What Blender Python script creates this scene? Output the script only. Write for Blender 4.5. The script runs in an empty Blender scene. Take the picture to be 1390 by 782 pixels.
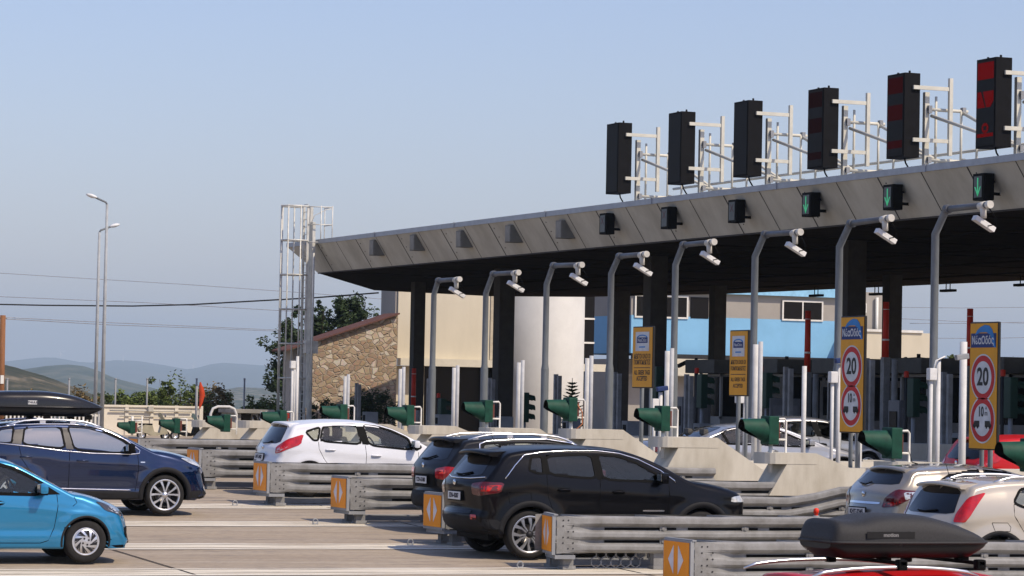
import bpy, bmesh, math, random
import numpy as np
from mathutils import Vector, Matrix, geometry
from mathutils.bvhtree import BVHTree
rad = math.radians
S = bpy.context.scene
COL = S.collection
# ------------------------------------------------------------------ camera
FPX = 4200.0; YAW = rad(22.4); PITCH = math.atan(149/FPX); ROLL = rad(1.13); HC = 2.68
fh = Vector((math.sin(YAW), math.cos(YAW), 0)); r0 = Vector((math.cos(YAW), -math.sin(YAW), 0)); u0 = Vector((0, 0, 1))
cf = fh*math.cos(PITCH)+u0*math.sin(PITCH); u1 = u0*math.cos(PITCH)-fh*math.sin(PITCH)
cr = r0*math.cos(ROLL)+u1*math.sin(ROLL); cu = u1*math.cos(ROLL)-r0*math.sin(ROLL)
CAM = Vector((0, 0, HC))
cd = bpy.data.cameras.new('camera'); cam = bpy.data.objects.new('camera', cd); COL.objects.link(cam)
cd.sensor_width = 36; cd.lens = FPX/1390*36; cd.clip_start = 1; cd.clip_end = 60000
M = Matrix((cr, cu, -cf)).transposed().to_4x4(); M.translation = CAM; cam.matrix_world = M
S.camera = cam
# ------------------------------------------------------------------ sky, sun, exposure
SUN = Vector((.36, -.56, .75)).normalized()
w = bpy.data.worlds.new('World'); S.world = w; w.use_nodes = True
wt = w.node_tree; wt.nodes.clear()
sk = wt.nodes.new('ShaderNodeTexSky'); sk.sky_type = 'NISHITA'; sk.sun_disc = False
sk.sun_elevation = math.asin(SUN.z); sk.sun_rotation = math.atan2(SUN.x, SUN.y)
sk.altitude = 0; sk.air_density = 1.2; sk.dust_density = 0.8; sk.ozone_density = 6.0
bg = wt.nodes.new('ShaderNodeBackground'); bg.inputs[1].default_value = 0.126
wo = wt.nodes.new('ShaderNodeOutputWorld')
tn = wt.nodes.new('ShaderNodeMix'); tn.data_type = 'RGBA'; tn.blend_type = 'MULTIPLY'; tn.inputs['Factor'].default_value = 1; tn.inputs['B'].default_value = (1.17, .975, 1.05, 1)
wt.links.new(sk.outputs[0], tn.inputs['A']); wt.links.new(tn.outputs['Result'], bg.inputs[0]); wt.links.new(bg.outputs[0], wo.inputs[0])
sl = bpy.data.lights.new('sun', 'SUN'); sl.energy = 3.8; sl.angle = rad(.55); sl.color = (1, .86, .68)
so = bpy.data.objects.new('sun', sl); COL.objects.link(so); so.rotation_euler = SUN.to_track_quat('Z', 'Y').to_euler()
so.location = (0, 0, 60)
S.view_settings.view_transform = 'Standard'; S.view_settings.look = 'None'; S.view_settings.exposure = 0.22
S.view_settings.gamma = 1
S.cycles.max_bounces = 8; S.cycles.transparent_max_bounces = 16; S.cycles.volume_bounces = 0

# ------------------------------------------------------------------ placing helpers (a photo ray cut with a real plane)
def ray(px, py): return cf+cr*((px-695)/FPX)-cu*((py-391)/FPX)
def onX(px, py, x): d = ray(px, py); return CAM+d*(x/d.x)
def onY(px, py, y): d = ray(px, py); return CAM+d*(y/d.y)
def onZ(px, py, z): d = ray(px, py); return CAM+d*((z-HC)/d.z)
def atD(px, py, D): return CAM+ray(px, py)*D
GP = [(-60, -2.4), (0, -1.0), (37, .07), (41.4, .19), (45.9, .31), (50.3, .45), (54.8, .57), (57, .69), (61, .78), (66, .88), (72, .92), (150, .92)]
def g(y): return float(np.interp(y, [p[0] for p in GP], [p[1] for p in GP]))
# ------------------------------------------------------------------ materials
MATS = {}
def mat(name, col, rough=.6, metal=0, var=.12, scale=3.0, bump=0.0, coat=0, dirt=None, spec=.22, emit=None, stretch=None, back=None):
    if name in MATS: return MATS[name]
    m = bpy.data.materials.new(name); m.use_nodes = True; nt = m.node_tree; L = nt.links
    b = nt.nodes['Principled BSDF']
    b.inputs['Roughness'].default_value = rough; b.inputs['Metallic'].default_value = metal
    b.inputs['Specular IOR Level'].default_value = spec
    if coat: b.inputs['Coat Weight'].default_value = coat; b.inputs['Coat Roughness'].default_value = .03
    tc = nt.nodes.new('ShaderNodeTexCoord'); vec = tc.outputs['Object']
    if stretch:
        mp = nt.nodes.new('ShaderNodeMapping'); mp.inputs['Scale'].default_value = stretch; L.new(vec, mp.inputs[0]); vec = mp.outputs[0]
    n = nt.nodes.new('ShaderNodeTexNoise'); n.inputs['Scale'].default_value = scale; n.inputs['Detail'].default_value = 6; n.inputs['Roughness'].default_value = .65
    L.new(vec, n.inputs['Vector'])
    mx = nt.nodes.new('ShaderNodeMix'); mx.data_type = 'RGBA'
    c = Vector(col[:3]); d = Vector(dirt) if dirt else c*(1-var*2)
    mx.inputs['A'].default_value = (*c*(1+var*.6), 1) if not dirt else (*c, 1); mx.inputs['B'].default_value = (*d, 1)
    mr = nt.nodes.new('ShaderNodeMapRange'); mr.inputs['From Min'].default_value = .35; mr.inputs['From Max'].default_value = .72
    L.new(n.outputs['Fac'], mr.inputs['Value']); L.new(mr.outputs[0], mx.inputs['Factor'])
    L.new(mx.outputs['Result'], b.inputs['Base Color'])
    if bump:
        bp = nt.nodes.new('ShaderNodeBump'); bp.inputs['Strength'].default_value = bump; bp.inputs['Distance'].default_value = .02
        n2 = nt.nodes.new('ShaderNodeTexNoise'); n2.inputs['Scale'].default_value = scale*8; n2.inputs['Detail'].default_value = 4
        L.new(vec, n2.inputs['Vector']); L.new(n2.outputs['Fac'], bp.inputs['Height']); L.new(bp.outputs[0], b.inputs['Normal'])
    if emit:
        b.inputs['Emission Color'].default_value = (*emit[0], 1); b.inputs['Emission Strength'].default_value = emit[1]
    if back:
        out = nt.nodes['Material Output']; ge = nt.nodes.new('ShaderNodeNewGeometry'); df = nt.nodes.new('ShaderNodeBsdfDiffuse'); df.inputs[0].default_value = (*back, 1)
        ms = nt.nodes.new('ShaderNodeMixShader'); L.new(ge.outputs['Backfacing'], ms.inputs[0]); L.new(b.outputs[0], ms.inputs[1]); L.new(df.outputs[0], ms.inputs[2]); L.new(ms.outputs[0], out.inputs[0])
    MATS[name] = m; return m
def paint(name, col, metal=.0, rough=.35): return mat(name, col, rough, metal, var=.03, scale=1.5, coat=1.0 if metal else (.32 if col[0] < .05 else .8), back=(.03, .03, .03), spec=.5 if metal else .06)
def glassmat(name, tint=(.35, .4, .4), gloss=.12, k=.55):
    if name in MATS: return MATS[name]
    m = bpy.data.materials.new(name); m.use_nodes = True; nt = m.node_tree; L = nt.links; nt.nodes.clear()
    o = nt.nodes.new('ShaderNodeOutputMaterial'); t = nt.nodes.new('ShaderNodeBsdfTransparent'); t.inputs[0].default_value = (*tint, 1)
    gl = nt.nodes.new('ShaderNodeBsdfGlossy'); gl.inputs['Roughness'].default_value = .02; gl.inputs[0].default_value = (.93, .93, .78, 1)
    lw = nt.nodes.new('ShaderNodeLayerWeight'); lw.inputs[0].default_value = .35
    ma = nt.nodes.new('ShaderNodeMath'); ma.operation = 'MULTIPLY_ADD'; ma.inputs[1].default_value = k; ma.inputs[2].default_value = gloss
    mi = nt.nodes.new('ShaderNodeMixShader'); L.new(lw.outputs['Fresnel'], ma.inputs[0]); L.new(ma.outputs[0], mi.inputs[0])
    L.new(t.outputs[0], mi.inputs[1]); L.new(gl.outputs[0], mi.inputs[2]); L.new(mi.outputs[0], o.inputs[0])
    MATS[name] = m; return m
BLACK = mat('black_plastic', (.006, .006, .006), .6, var=.1, spec=.06)
RUBBER = mat('tyre_rubber', (.022, .021, .02), .85, var=.2, scale=8)
CLAD = mat('cladding_plastic', (.016, .016, .017), .7, var=.15, scale=5)
CHROME = mat('chrome', (.75, .76, .78), .12, 1, var=.03)
ALU = mat('rail_aluminium', (.72, .73, .75), .28, .9, var=.05)
RIM = mat('alloy_silver', (.66, .67, .69), .3, .85, var=.05)
RIMDARK = mat('alloy_recess', (.03, .03, .033), .5, .3)
DISC = mat('brake_disc', (.25, .24, .23), .4, .8, scale=20)
DGLASS = mat('dark_glass', (.006, .007, .010), .06, 0, var=.05, coat=.25, spec=.15)
GLASS = glassmat('clear_window_glass', (.86, .90, .87), .05, .5)
TGLASS = glassmat('tinted_window_glass', (.08, .075, .07), .05, .4)
LAMPRED = mat('red_lamp_lens', (.50, .004, .004), .15, 0, var=.25, scale=9, coat=1)
LAMPDARK = mat('smoked_red_lens', (.10, .006, .010), .12, 0, var=.25, scale=9, coat=1)
LAMPCLR = mat('clear_lamp_lens', (.60, .62, .63), .12, .3, var=.3, scale=14, coat=1)
SEAT = mat('seat_cloth', (.10, .095, .085), .9, scale=6)
PLATEW = mat('plate_white', (.68, .69, .68), .5, var=.05)
PLATEINK = mat('plate_ink', (.02, .02, .04), .6)
GALV = mat('galvanised_steel', (.285, .285, .28), .62, .0, var=.22, scale=2.6, bump=.2, dirt=(.15, .145, .135))
GALVP = mat('galvanised_pole', (.19, .21, .225), .65, .0, var=.25, scale=3, dirt=(.135, .15, .16), stretch=(4, 4, .7))
WHITEP = mat('white_paint', (.76, .75, .70), .5, var=.07, scale=2, dirt=(.60, .58, .52))
GREYP = mat('grey_paint', (.28, .29, .30), .5, var=.12, scale=2)
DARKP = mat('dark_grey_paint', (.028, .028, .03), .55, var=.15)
CONC = mat('painted_concrete', (.66, .63, .54), .85, var=.1, scale=1.1, bump=.12, dirt=(.40, .365, .29), stretch=(1, 1, .35))
CONCD = mat('bare_concrete', (.30, .285, .25), .9, var=.2, scale=1.2, bump=.2)
SIGG = mat('signal_green', (.009, .062, .038), .6, 0, var=.2, scale=7)
REDP = mat('red_paint', (.52, .035, .015), .5, var=.12)
BLUEP = mat('blue_plastic', (.02, .04, .13), .5)
# ------------------------------------------------------------------ mesh helpers
class MB:
    def __init__(s): s.v = []; s.f = []; s.m = []; s.sm = []
    def add(s, vs, fs, mi=0, smooth=False):
        o = len(s.v); s.v += [tuple(v) for v in vs]
        for f in fs: s.f.append([i+o for i in f]); s.m.append(mi); s.sm.append(smooth)
        return s
    def box(s, c, d, rot=None, mi=0, bev=0):
        c = Vector(c); hx, hy, hz = d[0]/2, d[1]/2, d[2]/2
        if bev:
            b = min(bev, hx*.9, hy*.9, hz*.9); bm = bmesh.new(); bmesh.ops.create_cube(bm, size=1)
            for v in bm.verts: v.co = Vector((v.co.x*2*hx, v.co.y*2*hy, v.co.z*2*hz))
            bmesh.ops.bevel(bm, geom=bm.edges[:], offset=b, segments=2, profile=.7, affect='EDGES')
            bm.verts.index_update(); vs = [v.co.copy() for v in bm.verts]; fs = [[v.index for v in f.verts] for f in bm.faces]; bm.free()
        else:
            vs = [Vector((x, y, z)) for z in (-hz, hz) for y in (-hy, hy) for x in (-hx, hx)]
            fs = [(0, 2, 3, 1), (4, 5, 7, 6), (0, 1, 5, 4), (2, 6, 7, 3), (0, 4, 6, 2), (1, 3, 7, 5)]
        if rot is not None: vs = [rot @ v for v in vs]
        return s.add([v+c for v in vs], fs, mi)
    def b2(s, lo, hi, mi=0, bev=0): return s.box([(a+b)/2 for a, b in zip(lo, hi)], [abs(b-a) for a, b in zip(lo, hi)], mi=mi, bev=bev)
    def tube(s, pts, r, n=10, mi=0, cap=True, smooth=True):
        pts = [Vector(p) for p in pts]; rs = r if isinstance(r, (list, tuple)) else [r]*len(pts)
        rings = []; up = None
        for i, p in enumerate(pts):
            a = pts[max(i-1, 0)]; b = pts[min(i+1, len(pts)-1)]; t = (b-a).normalized()
            if up is None:
                up = Vector((0, 0, 1)) if abs(t.z) < .9 else Vector((1, 0, 0))
            x = t.cross(up).normalized(); y = x.cross(t).normalized(); up = y
            rings.append([p+(x*math.cos(q)+y*math.sin(q))*rs[i] for q in [2*math.pi*k/n for k in range(n)]])
        vs = [v for rr in rings for v in rr]; fs = []
        for i in range(len(pts)-1):
            for k in range(n): fs.append((i*n+k, i*n+(k+1) % n, (i+1)*n+(k+1) % n, (i+1)*n+k))
        s.add(vs, fs, mi, smooth)
        if cap:
            s.add(rings[0], [list(range(n))[::-1]], mi); s.add(rings[-1], [list(range(n))], mi)
        return s
    def lathe(s, prof, axis='y', c=(0, 0, 0), n=32, mi=0, smooth=True):
        # prof: list of (radius, along axis)
        c = Vector(c); vs = []
        for r, h in prof:
            for k in range(n):
                a = 2*math.pi*k/n; p, q = r*math.cos(a), r*math.sin(a)
                vs.append(c+(Vector((p, h, q)) if axis == 'y' else Vector((p, q, h)) if axis == 'z' else Vector((h, p, q))))
        fs = [(i*n+k, i*n+(k+1) % n, (i+1)*n+(k+1) % n, (i+1)*n+k) for i in range(len(prof)-1) for k in range(n)]
        return s.add(vs, fs, mi, smooth)
    def prism(s, poly, axis, a, b, mi=0):
        # poly: 2D points; axis the extrusion axis; a,b its limits
        def P(p, t): return {'y': (p[0], t, p[1]), 'x': (t, p[0], p[1]), 'z': (p[0], p[1], t)}[axis]
        n = len(poly); vs = [P(p, a) for p in poly]+[P(p, b) for p in poly]
        fs = [list(range(n))[::-1], [n+i for i in range(n)]]+[(i, (i+1) % n, n+(i+1) % n, n+i) for i in range(n)]
        return s.add(vs, fs, mi)
    def grid(s, rows, mi=0, smooth=True, close=False):
        n = len(rows[0]); vs = [p for r in rows for p in r]; fs = []
        for i in range(len(rows)-1):
            for k in range(n if close else n-1): fs.append((i*n+k, i*n+(k+1) % n, (i+1)*n+(k+1) % n, (i+1)*n+k))
        return s.add(vs, fs, mi, smooth)
    def build(s, name, mats, parent=None, recalc=True, loc=None):
        me = bpy.data.meshes.new(name); me.from_pydata(s.v, [], s.f)
        if not isinstance(mats, (list, tuple)): mats = [mats]
        for m in mats: me.materials.append(m)
        me.polygons.foreach_set('material_index', s.m); me.polygons.foreach_set('use_smooth', s.sm)
        if recalc:
            bm = bmesh.new(); bm.from_mesh(me); bmesh.ops.remove_doubles(bm, verts=bm.verts, dist=1e-5)
            bmesh.ops.recalc_face_normals(bm, faces=bm.faces); bm.to_mesh(me); bm.free()
        me.update()
        o = bpy.data.objects.new(name, me); COL.objects.link(o)
        if parent: o.parent = parent
        if loc is not None: o.location = loc
        return o
def thing(name, label, cat, loc=(0, 0, 0), rz=0, group=None):
    o = bpy.data.objects.new(name, None); COL.objects.link(o); o.location = loc; o.rotation_euler = (0, 0, rz); o.empty_display_size = .2
    o['label'] = label; o['category'] = cat
    if group: o['group'] = group
    return o
def tag(o, label=None, cat=None, group=None, kind=None):
    if label: o['label'] = label
    if cat: o['category'] = cat
    if group: o['group'] = group
    if kind: o['kind'] = kind
    return o
KIDS = {}
def copy_tree(o, parent=None):
    c = o.copy(); COL.objects.link(c)
    if parent: c.parent = parent
    for ch in [x for x in COL.objects if x.parent == o]: copy_tree(ch, c)
    return c
def textobj(txt, size, m, parent, loc, xdir, updir, ext=.002, align='CENTER', sx=1.0, name='lettering', bold=0):
    cu_ = bpy.data.curves.new('t', 'FONT'); cu_.body = txt; cu_.size = size; cu_.extrude = ext; cu_.align_x = align; cu_.align_y = 'CENTER'
    cu_.offset = bold; cu_.resolution_u = 4; cu_.space_line = 1.0
    to = bpy.data.objects.new('t', cu_); COL.objects.link(to)
    dg = bpy.context.evaluated_depsgraph_get(); me = bpy.data.meshes.new_from_object(to.evaluated_get(dg))
    bpy.data.objects.remove(to); bpy.data.curves.remove(cu_)
    x = Vector(xdir).normalized(); z = Vector(updir).normalized(); nn = x.cross(z)
    for v in me.vertices: v.co = x*(v.co.x*sx)+z*v.co.y+nn*v.co.z
    me.materials.clear(); me.materials.append(m); me.name = name
    o = bpy.data.objects.new(name, me); COL.objects.link(o); o.parent = parent; o.location = loc
    return o
# ================================================================== SETTING: ground, hills, sky air
def ground_mat():
    m = bpy.data.materials.new('plaza_concrete'); m.use_nodes = True; nt = m.node_tree; L = nt.links; b = nt.nodes['Principled BSDF']
    b.inputs['Roughness'].default_value = .85
    N = nt.nodes.new; tc = N('ShaderNodeTexCoord')
    def noise(scale, st, det=6):
        mp = N('ShaderNodeMapping'); mp.inputs['Scale'].default_value = st; L.new(tc.outputs['Object'], mp.inputs[0])
        n = N('ShaderNodeTexNoise'); n.inputs['Scale'].default_value = scale; n.inputs['Detail'].default_value = det; n.inputs['Roughness'].default_value = .7
        L.new(mp.outputs[0], n.inputs['Vector']); return n.outputs['Fac']
    def ramp(f, a, b_, o0=0, o1=1):
        r = N('ShaderNodeMapRange'); r.inputs['From Min'].default_value = a; r.inputs['From Max'].default_value = b_; r.inputs['To Min'].default_value = o0; r.inputs['To Max'].default_value = o1
        L.new(f, r.inputs['Value']); return r.outputs[0]
    def mixc(f, a, c):
        x = N('ShaderNodeMix'); x.data_type = 'RGBA'; L.new(f, x.inputs['Factor'])
        for k, s_ in (('A', a), ('B', c)):
            if isinstance(s_, tuple): x.inputs[k].default_value = (*s_, 1)
            else: L.new(s_, x.inputs[k])
        return x.outputs['Result']
    c = mixc(ramp(noise(1, (.12, .5, 1)), .35, .7), (.40, .32, .22), (.245, .19, .135))
    c = mixc(ramp(noise(1, (.30, 3.2, 1)), .40, .62, 0, .75), c, (.43, .36, .27))      # traffic streaks along the lanes
    c = mixc(ramp(noise(11, (.6, 1.6, 1), 5), .42, .72, 0, .55), c, (.13, .11, .095))
    c = mixc(ramp(noise(1, (.45, 3.4, 1)), .56, .68, 0, .75), c, (.11, .10, .09))       # oil and tyre marks
    L.new(c, b.inputs['Base Color'])
    bp = N('ShaderNodeBump'); bp.inputs['Strength'].default_value = .25; bp.inputs['Distance'].default_value = .01
    L.new(noise(60, (1, 1, 1), 3), bp.inputs['Height']); L.new(bp.outputs[0], b.inputs['Normal'])
    return m
GROUND = ground_mat()
def terrain_z(x, y):
    t = min(max((y-160)/500, 0), 1); t = t*t*(3-2*t)
    s = min(max((x-190)/500, 0), 1); s = s*s*(3-2*s)
    return g(y)*(1-max(t, s))+(-62)*max(t, s)
mb = MB()
xs = [-9000, -2500, -600, -150, -40, 0, 20, 40, 80, 150, 190, 260, 330, 430, 560, 700, 1500, 4000, 9000, 20000]
ys = [-400, -60, 0, 20, 37, 41.4, 45.9, 50.3, 54.8, 57, 61, 66, 72, 100, 130, 160, 200, 250, 320, 400, 480, 560, 660, 1200, 3000, 8000, 22000]
mb.grid([[(x, y, terrain_z(x, y)) for x in xs] for y in ys], smooth=True)
tag(mb.build('ground', GROUND), kind='structure')
def ylin(y, a, b): return [(x, y, g(y)+a) for x in b]
# painted lane lines: worn white pairs running with the lanes, 4 mm sheets
def worn_white(name, a0, a1, c0):
    m = bpy.data.materials.new(name); m.use_nodes = True; nt = m.node_tree; L = nt.links; b = nt.nodes['Principled BSDF']; N = nt.nodes.new
    b.inputs['Roughness'].default_value = .7; b.inputs['Base Color'].default_value = (*c0, 1)
    tc = N('ShaderNodeTexCoord'); mp = N('ShaderNodeMapping'); mp.inputs['Scale'].default_value = (.22, 4.2, 1); n = N('ShaderNodeTexNoise'); n.inputs['Scale'].default_value = 1.7; n.inputs['Detail'].default_value = 8; n.inputs['Roughness'].default_value = .75
    r = N('ShaderNodeMapRange'); r.inputs['From Min'].default_value = a0; r.inputs['From Max'].default_value = a1
    L.new(tc.outputs['Object'], mp.inputs[0]); L.new(mp.outputs[0], n.inputs['Vector']); L.new(n.outputs['Fac'], r.inputs['Value'])
    t = N('ShaderNodeBsdfTransparent'); ms = N('ShaderNodeMixShader'); L.new(r.outputs[0], ms.inputs[0]); L.new(b.outputs[0], ms.inputs[1]); L.new(t.outputs[0], ms.inputs[2])
    L.new(ms.outputs[0], nt.nodes['Material Output'].inputs[0]); return m
WORN = worn_white('worn_road_paint', .44, .60, (.80, .75, .64)); WORN2 = worn_white('faded_road_paint', .45, .66, (.74, .67, .53))
lines = []
for (py, wd) in ((688.5, 1.0), (712, 1.0), (743, 1.0), (777.5, 1.0)):
    p = onZ(300, py, 0)
    # iterate to the sloping ground
    d = ray(300, py); t = 30
    while CAM.z+d.z*t > g(CAM.y+d.y*t): t += .05
    yy = CAM.y+d.y*t
    lines.append((yy, wd))
mb = MB()
eb = MB()
for yy, wd in lines+[(36.0, 1.0), (32.0, 1.0)]:
    for s_ in (-1, 1):
        for k in range(-4, 60):
            xa_, xb_ = k-20, k-19
            if xa_ > 24: break
            ya_, yb_ = yy+s_*.40, yy+s_*.56; ya_, yb_ = min(ya_, yb_), max(ya_, yb_)
            eb.add([(xa_, ya_, g(ya_)+.012), (xb_, ya_, g(ya_)+.012), (xb_, yb_, g(yb_)+.012), (xa_, yb_, g(yb_)+.012)], [(0, 1, 2, 3)])
    for k in range(-4, 60):
        x0_, x1_ = k*1.0-20, k*1.0-19
        if x0_ > 24: break
        mb.add([(x0_, yy-wd/2, g(yy-wd/2)+.006), (x1_, yy-wd/2, g(yy-wd/2)+.006), (x1_, yy+wd/2, g(yy+wd/2)+.006), (x0_, yy+wd/2, g(yy+wd/2)+.006)], [(0, 1, 2, 3)])
tag(mb.build('road_markings', WORN2), kind='structure'); tag(eb.build('road_markings', WORN), kind='structure')
# expansion joints across the lanes
JM = mat('joint_sealant', (.045, .04, .035), .9)
mb = MB()
for xj in (5.6, 12.2, 18.9, 25.5):
    yq = [10, 20, 30, 37, 41.4, 45.9, 50.3, 54.8, 57, 61, 66, 72, 100]
    mb.grid([[(xj-.018+.02*math.sin(y*1.7), y, g(y)+.011), (xj+.018+.02*math.sin(y*1.7), y, g(y)+.011)] for y in yq])
tag(mb.build('road_joints', JM), kind='structure')
# hills ----------------------------------------------------------------
def hill_mat(name, c1, c2, c3, sc):
    m = bpy.data.materials.new(name); m.use_nodes = True; nt = m.node_tree; L = nt.links; b = nt.nodes['Principled BSDF']; N = nt.nodes.new; b.inputs['Roughness'].default_value = 1
    b.inputs['Specular IOR Level'].default_value = 0
    tc = N('ShaderNodeTexCoord'); n = N('ShaderNodeTexNoise'); n.inputs['Scale'].default_value = sc; n.inputs['Detail'].default_value = 8; n.inputs['Roughness'].default_value = .75; L.new(tc.outputs['Object'], n.inputs['Vector'])
    cr_ = N('ShaderNodeValToRGB'); e = cr_.color_ramp.elements; e[0].position = .40; e[0].color = (*c1, 1); e[1].position = .64; e[1].color = (*c3, 1); k = e.new(.52); k.color = (*c2, 1)
    L.new(n.outputs['Fac'], cr_.inputs[0]); L.new(cr_.outputs[0], b.inputs['Base Color']); return m
def hills(D, sky, mats, seed, width, nz):
    random.seed(seed); from mathutils import noise as NZ
    mb = MB(); px0, px1 = sky[0][0], sky[-1][0]; n = 160; rows = []
    for j in range(15):
        f = j/14; row = []                                 # f 0: foot towards the camera, .6 crest, 1 back foot
        prof = math.sin(min(f/.6, 1)*math.pi/2)**1.3 if f <= .6 else math.cos((f-.6)/.4*math.pi/2)
        for i in range(n+1):
            px = px0+(px1-px0)*i/n
            py = float(np.interp(px, [p[0] for p in sky], [p[1] for p in sky]))
            top = atD(px, py, D); d = Vector((top.x, top.y, 0)).normalized()
            base = Vector((top.x, top.y, 0))+d*((f-.6)*width)
            nn = NZ.fractal(Vector((base.x/nz, base.y/nz, seed)), 1.0, 2.1, 6)
            z = -64+(top.z+64)*prof + nn*(top.z+64)*.10*(.25+prof*(.7 if abs(f-.6) > .02 else .35))
            row.append((base.x, base.y, z))
        rows.append(row)
    mb.grid(rows); return mb
o = hills(16000, [(-900, 500), (-200, 498), (9, 493), (40, 490), (69, 487), (92, 490), (115, 494.5), (135, 494), (152, 491), (184, 492), (220, 497), (258, 503), (276, 498), (294, 493), (320, 495), (363, 498.6), (420, 500), (600, 504), (1000, 500), (1300, 506), (1700, 510)], None, 3, 7000, 1500).build('far_mountains', hill_mat('far_hill', (.03, .045, .03), (.05, .06, .045), (.08, .08, .07), .002)); tag(o, kind='structure')
o = hills(6000, [(-400, 512), (0, 507), (32, 503), (60, 499), (92, 497), (115, 498.6), (133, 503), (152, 511), (170, 517), (193, 523), (230, 532), (262, 540)], None, 7, 2800, 430).build('hills', hill_mat('mid_hill', (.02, .035, .018), (.05, .06, .03), (.13, .12, .08), .009)); tag(o, kind='structure')
o = hills(5000, [(240, 545), (276, 534), (304, 528), (322, 525), (345, 526), (363, 527), (400, 530), (470, 528), (560, 533), (700, 545)], None, 11, 2200, 360).build('hills', hill_mat('stony_hill', (.03, .05, .025), (.08, .08, .05), (.30, .27, .22), .03)); tag(o, kind='structure')
o = hills(1500, [(-300, 498), (-60, 499), (0, 503), (20, 506), (37, 510), (60, 514), (78, 519), (100, 527), (125, 536), (150, 545)], None, 13, 900, 150).build('hills', hill_mat('scrub_hill', (.028, .034, .018), (.062, .058, .036), (.19, .155, .105), .035)); tag(o, kind='structure')
# wind turbines on the far ridge
TW = mat('turbine_white', (.8, .8, .8), .5)
for i, (px, py, h, lab) in enumerate(((82, 489, 62, 'leftmost faint white wind turbine on the far blue ridge'), (167, 493, 62, 'middle faint white wind turbine on the far ridge, right of the street lamps'), (262, 503, 52, 'rightmost faint white wind turbine low on the far ridge'))):
    b = atD(px, py, 15800); t = thing('wind_turbine', lab, 'wind turbine', b, group='wind turbines on the far ridge')
    MB().tube([(0, 0, -10), (0, 0, h*.62)], [3, 2], 8).build('tower', TW, t)
    for k in range(3):
        a = rad(25+i*17+120*k); MB().tube([(0, -2, h*.62), (math.cos(a)*h*.4, -2, h*.62+math.sin(a)*h*.4)], [2, .8], 6).build('blade', TW, t)
# ---------------------------------------------------------------- trees
def leafmat(name, c):
    m = bpy.data.materials.new(name); m.use_nodes = True; nt = m.node_tree; L = nt.links; b = nt.nodes['Principled BSDF']; N = nt.nodes.new
    b.inputs['Roughness'].default_value = .7; b.inputs['Specular IOR Level'].default_value = .25
    ge = N('ShaderNodeNewGeometry'); r = N('ShaderNodeValToRGB'); e = r.color_ramp.elements
    e[0].color = (*[k*.45 for k in c], 1); e[1].color = (*[k*1.7 for k in c], 1)
    L.new(ge.outputs['Random Per Island'], r.inputs[0]); L.new(r.outputs[0], b.inputs['Base Color']); return m
LEAF_PINE = leafmat('pine_needles', (.030, .050, .018)); LEAF_BUSH = leafmat('bush_leaves', (.085, .115, .030)); LEAF_DRY = leafmat('dry_leaves', (.15, .11, .05))
LEAF_HEDGE = leafmat('hedge_leaves', (.032, .055, .02)); BARK = mat('bark', (.10, .075, .055), .95, scale=6, bump=.3)
def crown(mb, blobs, n, size, seed, flat=.5):
    rnd = random.Random(seed); tot = sum(b[1]*b[2] for b in blobs)
    for (c, rx, rz) in blobs:
        k = int(n*rx*rz/tot); c = Vector(c)
        subs = [(c+Vector((rnd.gauss(0, .45)*rx, rnd.gauss(0, .45)*rx, rnd.gauss(0, .45)*rz)), rnd.uniform(.3, .65)*min(rx, rz)) for _ in range(max(6, k//60))]
        for _ in range(k):
            sc, sr = rnd.choice(subs); d = Vector((rnd.gauss(0, 1), rnd.gauss(0, 1), rnd.gauss(0, .8))).normalized()*sr*rnd.uniform(.5, 1.05)
            p = sc+d; a = Vector((rnd.gauss(0, 1), rnd.gauss(0, 1), rnd.gauss(0, 1)*flat)).normalized(); b = a.cross(Vector((rnd.gauss(0, 1), rnd.gauss(0, 1), rnd.gauss(0, 1)))).normalized()
            s_ = size*rnd.uniform(.6, 1.3)
            mb.add([p-a*s_, p+b*s_*.45, p+a*s_, p-b*s_*.45], [(0, 1, 2, 3)])
def tree(name, label, cat, base, h, blobs, leaf, n, size, seed, trunk=.12, group=None, limbs=5):
    t = thing(name, label, cat, base, group=group); rnd = random.Random(seed)
    mb = MB(); top = Vector((rnd.uniform(-.3, .3), rnd.uniform(-.3, .3), h*.75)); mb.tube([(0, 0, -.3), tuple(top*.5+Vector((.1, 0, 0))), tuple(top)], [trunk, trunk*.7, trunk*.25], 8)
    for i in range(limbs):
        c = Vector(blobs[i % len(blobs)][0])+Vector((rnd.uniform(-.6, .6), rnd.uniform(-.6, .6), rnd.uniform(-.3, .3))); s_ = top*rnd.uniform(.3, .85); mb.tube([s_, (s_+c)/2+Vector((0, 0, -.1)), c], [trunk*.4, trunk*.28, trunk*.1], 6)
    mb.build('trunk', BARK, t, recalc=False)
    mb = MB(); crown(mb, blobs, n, size, seed); mb.build('crown', leaf, t, recalc=False); return t
def on_g(px, py, y): p = onY(px, py, y); return Vector((p.x, y, g(y)))
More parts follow.
